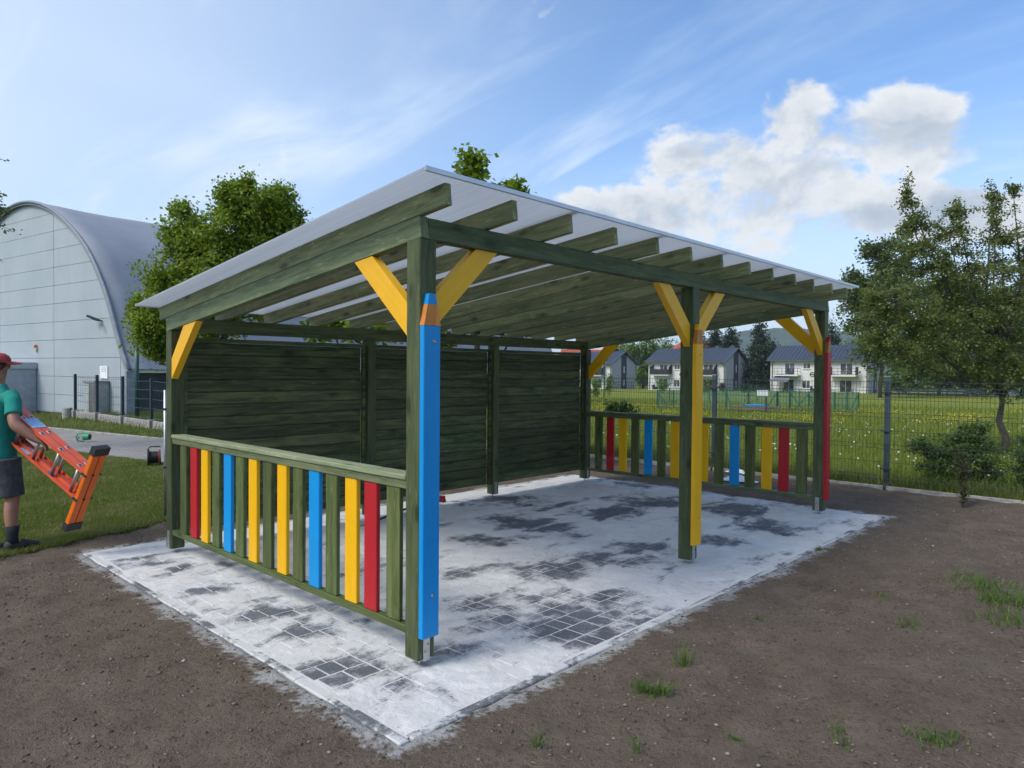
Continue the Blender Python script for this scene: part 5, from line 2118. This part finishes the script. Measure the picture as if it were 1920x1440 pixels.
# ------------------------------------------------------------------ cable reels, broom, plastic sheets
q_ = G(289, 873)
rl = empty('cable_reel', (q_[0], q_[1], 0), 'black and red cable reel with carrying handle on the path edge', 'cable reel')
ax = (Vector(RH) * .93 + Vector(FH) * .38).normalized()
c = Vector((q_[0], q_[1], gz1(q_[0], q_[1]) + .145))
M_redp = plain('faded_red_plastic', (.30, .05, .04), .5)
for s_, mt in ((-1, M_black), (1, M_redp)):
    MB().tube([c + ax * (.075 * s_), c + ax * (.075 * s_ + .018 * s_)], .138, 22).build('flange', mt if s_ > 0 else M_black, rl)
MB().tube([c + ax * .0935, c + ax * .098], .085, 20).build('hub_plate', M_black, rl)
m_ = MB()
for k in range(9):
    x_ = -.066 + k * .0165
    pts = [c + ax * x_ + (Vector((0, 0, 1)) * math.cos(t) + ax.cross(Vector((0, 0, 1))) * math.sin(t)) * (.10 - .006 * (k % 2)) for t in np.linspace(0, 2 * math.pi, 17)]
    m_.tube(pts, .0085, 5)
m_.build('cable', M_black, rl, smooth=True)
m_ = MB()
f_ = ax.cross(Vector((0, 0, 1))).normalized()
m_.tube([c - ax * .085 + f_ * .09 + Vector((0, 0, -.13)), c - ax * .10 + Vector((0, 0, .14)), c - ax * .06 + Vector((0, 0, .185)), c + ax * .10 + Vector((0, 0, .185))], .011, 6)
m_.build('handle', M_black, rl, smooth=True)
m_ = MB()
for s_ in (-1, 1):
    m_.tube([c + ax * (.10 * s_) + Vector((0, 0, -.01)), c + ax * (.10 * s_) + f_ * .10 + Vector((0, 0, -.138)), c + ax * (.10 * s_) - f_ * .10 + Vector((0, 0, -.138)), c + ax * (.10 * s_) + Vector((0, 0, -.01))], .008, 5)
m_.build('stand', M_dark, rl)
m_ = MB()
m_.tube([c + Vector((0, 0, -.10)), c - ax * .15 + Vector((0, 0, -.137)), c - ax * .45 - f_ * .15 + Vector((0, 0, -.14)), c - ax * .8 + f_ * .1 + Vector((0, 0, -.14))], .006, 5)
m_.build('loose_cable', M_black, rl)
q_ = G(155, 829)
gr = empty('green_cable_winder', (q_[0], q_[1], 0), 'small bright green cable winder lying on the block path', 'cable winder')
c = Vector((q_[0], q_[1], gz1(q_[0], q_[1]) + .02))
M_gpl = plain('green_plastic', (.02, .30, .12), .4)
pts = [c - ax * .10 + Vector((0, 0, .17)), c - ax * .13 + Vector((0, 0, .10)), c - ax * .10 + Vector((0, 0, .01)), c + ax * .02 + Vector((0, 0, 0)), c + ax * .05 + Vector((0, 0, .08)), c + ax * .02 + Vector((0, 0, .18)), c - ax * .10 + Vector((0, 0, .17))]
MB().tube(pts, .016, 6).build('handle', M_gpl, gr, smooth=True)
MB().tube([c + ax * .03 + Vector((0, 0, .10)), c + ax * .15 + f_ * .05 + Vector((0, 0, .10))], [.085, .075], 14).build('drum', M_gpl, gr)
MB().tube([c + ax * .15 + f_ * .05 + Vector((0, 0, .10)), c + ax * .165 + f_ * .055 + Vector((0, 0, .10))], .05, 12).build('socket', M_black, gr)
m_ = MB()
m_.tube([c - ax * .10 + Vector((0, 0, .03)), c - ax * .2 - f_ * .5, c - ax * .28 - f_ * 1.3], .007, 5)
m_.build('loose_cable', M_black, gr)

# broom lying on the sand behind the blue pencil post
a, b = Vector(G(684, 988, .02)), Vector(G(812, 943, .03))
br = empty('broom', a, 'black-handled broom with red head lying behind the blue pencil post', 'broom')
MB().tube([a + Vector((0, 0, .02)), b + Vector((0, 0, .06))], .014, 8).build('handle', M_black, br)
d_ = (b - a).normalized()
n_ = Vector((-d_.y, d_.x, 0)).normalized()
MB().bar(b + n_ * -.16 + Vector((0, 0, .075)), b + n_ * .16 + Vector((0, 0, .075)), .06, .045).build('head', M_red, br)
MB().bar(b + n_ * -.16 + d_ * .02 + Vector((0, 0, .035)), b + n_ * .16 + d_ * .02 + Vector((0, 0, .035)), .05, .034).build('bristles', M_redp, br)

# crumpled white plastic on the soil behind the right railing
for k, (px, py, sz, lab) in enumerate([(1384, 903, .20, 'crumpled white plastic sheet on the soil behind the right railing, nearer one'), (1382, 888, .15, 'crumpled white plastic sheet on the soil behind the right railing, farther one')]):
    q_ = G(px, py, 0)
    n_ = 15
    u_ = np.linspace(-1, 1, n_)
    U, Vv = np.meshgrid(u_, u_, indexing='ij')
    rad = 1 + .3 * npnoise(U + 9 * k, Vv, 1.2, 2, 81)
    Xp = q_[0] + U * sz * .6 * rad
    Yp = q_[1] + Vv * sz * 1.3 * rad
    Zp = .015 + np.abs(npnoise(U, Vv + 5 * k, 2.6, 3, 82)) * .16 * (1.15 - np.maximum(np.abs(U), np.abs(Vv)))
    i = (np.arange(n_ - 1)[:, None] * n_ + np.arange(n_ - 1)[None]).ravel()
    o = obj('plastic_sheet', mesh_np('plastic_sheet', np.stack([Xp.ravel(), Yp.ravel(), Zp.ravel()], 1), np.stack([i, i + n_, i + n_ + 1, i + 1], 1)), M_white)
    tag(o, lab, 'plastic sheet', 'plastic sheets behind the railing')
#@@PART4
# ------------------------------------------------------------------ the man carrying a ladder
M_skin = plain('tanned_skin', (.34, .165, .105), .55, var=.10, scale=14)
M_tee = plain('teal_cotton', (.010, .235, .185), .9, var=.16, scale=9, bump=.3)
M_short = plain('dark_denim', (.050, .054, .062), .95, var=.35, scale=16, bump=.4)
M_sock = plain('black_sock', (.016, .018, .024), .95, var=.2, scale=30)
M_shoe = plain('dark_work_shoe', (.040, .038, .038), .75, var=.35, scale=18)
M_cap = plain('red_cotton_cap', (.40, .055, .050), .9, var=.1, scale=14)
M_hair = plain('dark_hair', (.03, .022, .016), .8)


def skin(name, verts, edges, mat, parent, root=0, sub=2):
    me = bpy.data.meshes.new(name)
    me.from_pydata([tuple(map(float, v[0])) for v in verts], edges, [])
    me.update()
    o = obj(name, me, mat, parent)
    md = o.modifiers.new('skin', 'SKIN')
    md.use_smooth_shade = True
    if not me.skin_vertices:
        bpy.context.view_layer.objects.active = o
    sv = me.skin_vertices[0].data
    for k, v in enumerate(verts):
        r_ = v[1]
        sv[k].radius = r_ if hasattr(r_, '__len__') else (r_, r_)
        sv[k].use_root = (k == root)
    s_ = o.modifiers.new('sub', 'SUBSURF')
    s_.levels = s_.render_levels = sub
    return o


def loft(rings, n=16):
    """rings: (centre, side vector, front vector) with lengths as radii"""
    m2 = MB()
    V, F = [], []
    for c, a, b in rings:
        c, a, b = Vector(c), Vector(a), Vector(b)
        for k in range(n):
            t = 2 * math.pi * k / n
            V.append(c + a * math.cos(t) + b * math.sin(t))
    for i_ in range(len(rings) - 1):
        for k in range(n):
            k2 = (k + 1) % n
            F.append((i_ * n + k, i_ * n + k2, (i_ + 1) * n + k2, (i_ + 1) * n + k))
    F.append(tuple(range(n - 1, -1, -1)))
    F.append(tuple(range((len(rings) - 1) * n, len(rings) * n)))
    return m2.add(V, F)


MD = 6.60
man = empty('person', (*P(10, 1030, MD)[:2], 0), 'man in teal shirt, dark shorts and red cap carrying an orange ladder', 'person')
fwd = (Vector(RH) * .72 + Vector(FH) * .69).normalized()         # walking to the right and away
sid = fwd.cross(Vector((0, 0, 1))).normalized()                  # his right-hand side
J = {'pelvis': P(-4, 858, MD), 'belly': P(-3, 815, MD), 'chest': P(-2, 765, MD), 'neck': P(-4, 722, MD), 'throat': P(-5, 708, MD),
     'head': P(-7, 686, MD), 'crown': P(-8, 668, MD),
     'rsh': P(24, 745, 6.47), 'relb': P(26, 795, 6.36), 'rwr': P(64, 822, 6.40), 'rpalm': P(77, 829, 6.42),
     'lsh': P(-30, 745, 6.74), 'lelb': P(-36, 800, 6.86), 'lwr': P(-8, 830, 7.0), 'lpalm': P(2, 838, 7.02),
     'rhip': P(12, 868, 6.53), 'rkn': P(24, 935, 6.55), 'rank': P(23, 1008, 6.52), 'rheel': P(17, 1021, 6.50), 'rtoe': P(44, 1022, 6.60),
     'lhip': P(-20, 868, 6.68), 'lkn': P(-26, 940, 6.60), 'lank': P(-45, 1005, 6.50), 'lheel': P(-52, 1022, 6.44), 'ltoe': P(-22, 1036, 6.52)}
J = {k: Vector(v) for k, v in J.items()}
J['lheel'].z = .05
J['ltoe'].z = .03
J['rheel'].z = .05
J['rtoe'].z = .03
vs_, es_ = [], []
ix = {}


def jv(name, pos, r_):
    ix[name] = len(vs_)
    vs_.append((pos, r_))
    return ix[name]


for nm, r_ in (('pelvis', .105), ('belly', .095), ('chest', .105), ('neck', .062), ('throat', .058), ('head', .092), ('crown', .075),
               ('rsh', .060), ('relb', .052), ('rwr', .038), ('rpalm', (.040, .024)), ('lsh', .066), ('lelb', .050), ('lwr', .033), ('lpalm', (.040, .024)),
               ('rhip', .092), ('rkn', .062), ('rank', .042), ('lhip', .092), ('lkn', .062), ('lank', .042)):
    jv(nm, J[nm], r_)
rcalf = J['rkn'].lerp(J['rank'], .35) - fwd * .015
lcalf = J['lkn'].lerp(J['lank'], .35) - fwd * .015
jv('rcalf', rcalf, .062)
jv('lcalf', lcalf, .062)
jv('rtoe', J['rtoe'], .035)
jv('ltoe', J['ltoe'], .035)
jv('nose', J['head'] + fwd * .115 + Vector((0, 0, -.005)), .014)
jv('rfore', J['relb'].lerp(J['rwr'], .3), .055)
jv('lfore', J['lelb'].lerp(J['lwr'], .3), .050)
for a, b in (('pelvis', 'belly'), ('belly', 'chest'), ('chest', 'neck'), ('neck', 'throat'), ('throat', 'head'), ('head', 'crown'), ('head', 'nose'), ('chest', 'rsh'), ('rsh', 'relb'), ('relb', 'rfore'), ('rfore', 'rwr'),
             ('rwr', 'rpalm'), ('chest', 'lsh'), ('lsh', 'lelb'), ('lelb', 'lfore'), ('lfore', 'lwr'), ('lwr', 'lpalm'), ('pelvis', 'rhip'), ('rhip', 'rkn'), ('rkn', 'rcalf'), ('rcalf', 'rank'), ('rank', 'rtoe'),
             ('pelvis', 'lhip'), ('lhip', 'lkn'), ('lkn', 'lcalf'), ('lcalf', 'lank'), ('lank', 'ltoe')):
    es_.append((ix[a], ix[b]))
# fingers curled round the stile
for hand, wr in (('rpalm', 'rwr'), ('lpalm', 'lwr')):
    d_ = (J[hand] - J[wr]).normalized()
    dn = Vector((0, 0, -1))
    ac = d_.cross(dn).normalized()
    for k, ln in enumerate((.030, .036, .035, .028)):
        o_ = J[hand] + ac * (.030 - .020 * k) + d_ * .028
        a_ = jv('%sf%d' % (hand, k), o_, .0105)
        b_ = jv('%sg%d' % (hand, k), o_ + d_ * ln * .8 + dn * .018, .0098)
        c_ = jv('%sh%d' % (hand, k), o_ + d_ * ln * .9 + dn * .05, .0085)
        es_ += [(ix[hand], a_), (a_, b_), (b_, c_)]
    a_ = jv(hand + 't0', J[hand] + ac * .045 + dn * .012, .012)
    b_ = jv(hand + 't1', J[hand] + ac * .055 + d_ * .03 + dn * .04, .0098)
    es_ += [(ix[hand], a_), (a_, b_)]
skin('body', vs_, es_, M_skin, man, ix['pelvis'])
# ears
for s_ in (-1, 1):
    MB().ball(J['head'] + sid * (.093 * s_) + Vector((0, 0, -.01)), (.02, .025, .034), 8, 6).build('ear', M_skin, man, smooth=True)
# hair under the cap
MB().ball(J['head'] - fwd * .022 + Vector((0, 0, .022)), (.104, .104, .098), 14, 8).build('hair', M_hair, man, smooth=True)
# shirt
sh_, bl_, ch_ = sid, fwd, None
c0, c1, c2, c3 = J['pelvis'], J['belly'], J['chest'], J['neck']
rings = [(c0 + Vector((0, 0, -.055)), sid * .207, fwd * .152), (c0 + Vector((0, 0, .0)), sid * .203, fwd * .150), (c0.lerp(c1, .55), sid * .192, fwd * .143), (c1, sid * .193, fwd * .140), (c1.lerp(c2, .6), sid * .205, fwd * .140),
         (c2, sid * .215, fwd * .138), (c2.lerp(c3, .35), sid * .215, fwd * .125), (c2.lerp(c3, .62), sid * .185, fwd * .105), (c2.lerp(c3, .84), sid * .115, fwd * .085), (c3 + Vector((0, 0, .012)), sid * .068, fwd * .068)]
tee = loft(rings, 24)
for s_, e_ in (('rsh', 'relb'), ('lsh', 'lelb')):
    a_, b_ = J[s_], J[e_]
    ins = (J['chest'] - a_).normalized()
    tee.tube([a_ + ins * .10 + Vector((0, 0, .02)), a_ + ins * .03 + Vector((0, 0, .022)), a_.lerp(b_, .15), a_.lerp(b_, .4), a_.lerp(b_, .68)], [.060, .068, .068, .066, .071], 16)
t_ = tee.build('shirt', M_tee, man, smooth=True)
s_ = t_.modifiers.new('remesh', 'REMESH')
s_.mode = 'VOXEL'
s_.voxel_size = .012
s_.use_smooth_shade = True
# shorts
so_ = MB()
rings = [(c0 + Vector((0, 0, .03)), sid * .188, fwd * .138), (c0 + Vector((0, 0, -.05)), sid * .198, fwd * .146), (c0 + Vector((0, 0, -.13)), sid * .190, fwd * .140)]
so_ = loft(rings, 20)
for h_, k_ in (('rhip', 'rkn'), ('lhip', 'lkn')):
    a_, b_ = J[h_], J[k_]
    so_.tube([a_ + Vector((0, 0, .04)), a_.lerp(b_, .3), a_.lerp(b_, .65), a_.lerp(b_, .93)], [.118, .112, .104, .100], 16)
t_ = so_.build('shorts', M_short, man, smooth=True)
s_ = t_.modifiers.new('remesh', 'REMESH')
s_.mode = 'VOXEL'
s_.voxel_size = .012
s_.use_smooth_shade = True
for sd_ in ('r', 'l'):
    an, he, to, kn = J[sd_ + 'ank'], J[sd_ + 'heel'], J[sd_ + 'toe'], J[sd_ + 'kn']
    MB().tube([an + (kn - an) * .30, an + (kn - an) * .12, an, he.lerp(to, .3) + Vector((0, 0, .03))], [.058, .050, .048, .050], 14).build('sock', M_sock, man, smooth=True)
    d_ = (to - he)
    d_.z = 0
    d_.normalize()
    p_ = Vector((-d_.y, d_.x, 0))
    b0 = Vector((he.x, he.y, 0)) - d_ * .035
    rg = [(b0 + Vector((0, 0, .045)), p_ * .030, Vector((0, 0, .040))), (b0 + d_ * .04 + Vector((0, 0, .055)), p_ * .042, Vector((0, 0, .054))), (b0 + d_ * .12 + Vector((0, 0, .055)), p_ * .044, Vector((0, 0, .054))),
          (b0 + d_ * .19 + Vector((0, 0, .042)), p_ * .048, Vector((0, 0, .041))), (b0 + d_ * .25 + Vector((0, 0, .034)), p_ * .047, Vector((0, 0, .033))), (b0 + d_ * .285 + Vector((0, 0, .028)), p_ * .028, Vector((0, 0, .024)))]
    sh_o = loft(rg, 14).build('shoe', M_shoe, man, smooth=True)
    rg = [(b0 - d_ * .004 + Vector((0, 0, .011)), p_ * .034, Vector((0, 0, .011))), (b0 + d_ * .08 + Vector((0, 0, .011)), p_ * .045, Vector((0, 0, .011))), (b0 + d_ * .21 + Vector((0, 0, .011)), p_ * .052, Vector((0, 0, .011))), (b0 + d_ * .292 + Vector((0, 0, .011)), p_ * .03, Vector((0, 0, .011)))]
    loft(rg, 14).build('sole', M_black, sh_o, smooth=True)
# cap with brim
hc = J['head']
up_ = Vector((0, 0, 1))
rings = [(hc + up_ * .030 + fwd * .0, sid * .108, fwd * .116), (hc + up_ * .062, sid * .108, fwd * .115), (hc + up_ * .095, sid * .094, fwd * .100), (hc + up_ * .118, sid * .062, fwd * .066), (hc + up_ * .126, sid * .012, fwd * .012)]
cap = loft(rings, 18).build('cap', M_cap, man, smooth=True)
m2 = MB()
top_, bot_ = [], []
for k in range(13):
    t = -1.15 + 2.3 * k / 12
    inn = hc + up_ * .040 + sid * (.106 * math.sin(t)) + fwd * (.112 * math.cos(t))
    out_ = hc + up_ * (.030 - .018 * abs(math.sin(t))) + sid * (.100 * math.sin(t)) + fwd * (.112 * math.cos(t) + .085 * math.cos(t * 1.15) ** .5 if abs(t * 1.15) < 1.5 else .112 * math.cos(t))
    top_.append((inn, out_))
V, F = [], []
for inn, out_ in top_:
    V += [inn + up_ * .005, out_ + up_ * .005, out_ - up_ * .005, inn - up_ * .005]
for k in range(12):
    for j in range(4):
        F.append((k * 4 + j, k * 4 + (j + 1) % 4, k * 4 + 4 + (j + 1) % 4, k * 4 + 4 + j))
F += [(0, 3, 2, 1), (48, 49, 50, 51)]
m2.add(V, F)
m2.build('brim', M_cap, cap)

# ladder: two sections stacked, with a stabiliser bar across the foot
def cv(x, y, z):
    return Vector(RT * x - UP * y + FW * z)


la = cv(.815, .48, -.326).normalized()
lb = cv(-.437, .877, .20)
lb = (lb - la * lb.dot(la)).normalized()
lc = lb.cross(la)
if lc.dot(Vector(FW)) < 0:
    lc = -lc
U0 = Vector(P(163, 884, 6.20))
M_lad = plain('glossy_orange_red_fibreglass', (.70, .10, .035), .35, var=.08, scale=5)
M_or = plain('bright_orange_fibreglass', (.80, .15, .006), .33, var=.08, scale=5)
M_alum = plain('ladder_rung_aluminium', (.58, .58, .60), .35, .8, var=.1, scale=20)
lad = empty('ladder', U0, 'orange fibreglass ladder in two stacked sections under the man\'s arm', 'ladder')
LLEN, LWID, STW, STT = 2.1, .275, .070, .026
for sct in range(2):
    o0 = lc * (sct * .076) + la * (-.015 * sct)
    for k in range(2):
        s0 = U0 + o0 + lb * (LWID * k)
        st = MB()
        # channel: web and two flanges
        fb = Matrix((la, lc, lb)).transposed()
        mid = s0 - la * (LLEN / 2)
        st.box(mid, (LLEN, STW, .006), fb)
        for sg_ in (-1, 1):
            st.box(mid + lc * (sg_ * (STW / 2 - .003)) + lb * (.011 if k == 0 else -.011), (LLEN, .006, STT), fb)
        so2 = st.build('stile', M_lad, lad)
        for j in range(7):
            q_ = s0 - la * (.10 + .28 * j) + lb * (-.0045 if k == 0 else .0045)
            MB().box(q_, (.040, .036, .003), fb).build('rung_plate', M_alum, so2)
            MB().box(q_ + lb * (-.0025 if k == 0 else .0025), (.022, .020, .003), fb).build('rung_end', M_black, so2)
    for j in range(7):
        q_ = U0 + o0 - la * (.10 + .28 * j)
        MB().tube([q_ + lb * .004, q_ + lb * (LWID - .004)], .0155, 8).build('rung', M_alum, lad, smooth=True)
# stabiliser bars
for sct in range(2):
    o0 = U0 + lc * (sct * .072 - .01) + la * .030
    a_, b_ = o0 - lb * .215, o0 + lb * (LWID + .265)
    fb = Matrix((lb, lc, la)).transposed()
    bar_ = MB()
    bar_.box((a_ + b_) / 2, ((b_ - a_).length, .060, .040), fb)
    sbar = bar_.build('stabiliser_bar', M_or, lad)
    for e_, sg_ in ((a_, -1), (b_, 1)):
        MB().box(e_ + lb * (sg_ * .012), (.075, .074, .058), fb).build('end_cap', M_black, sbar)
    for t in (.012, LWID - .012):
        q_ = o0 + lb * t
        for dd in (-.036, .036):
            MB().box(q_ + lc * dd, (.016, .014, .062), fb).build('bolt', M_black, sbar)
# blue stickers on the stiles
fb = Matrix((la, lc, lb)).transposed()
M_stk = plain('pale_blue_label', (.30, .50, .72), .5, var=.3, scale=60)
MB().box(U0 - la * .84 + lc * .04 - lb * .0055, (.16, .13, .0025), fb).build('label_plate', M_stk, lad)
MB().box(U0 - la * .40 + lb * (LWID + .0) - lb * .005, (.09, .045, .0025), fb).build('label_plate', plain('blue_label', (.08, .16, .42), .5, var=.4, scale=70), lad)
MB().box(U0 - la * .80 + lb * (LWID + .0) + lc * .04 - lb * .005, (.12, .10, .0025), fb).build('label_plate', M_stk, lad)

# ------------------------------------------------------------------ thin summer haze
hz_ = MB().bb(-2600, 2600, -2600, 2600, -20, 150)
hm = bpy.data.materials.new('haze_air')
hm.use_nodes = True
hm.node_tree.nodes.clear()
hn = NT(hm.node_tree)
ho = hn.n('ShaderNodeOutputMaterial')
hv = hn.n('ShaderNodeVolumePrincipled')
hv.inputs['Color'].default_value = (.80, .88, 1.0, 1)
hv.inputs['Density'].default_value = .00026
hv.inputs['Anisotropy'].default_value = .2
hn.put(ho.inputs['Volume'], hv.outputs[0])
tag(hz_.build('haze', hm), 'thin bluish air over the whole place', 'haze', kind='stuff')
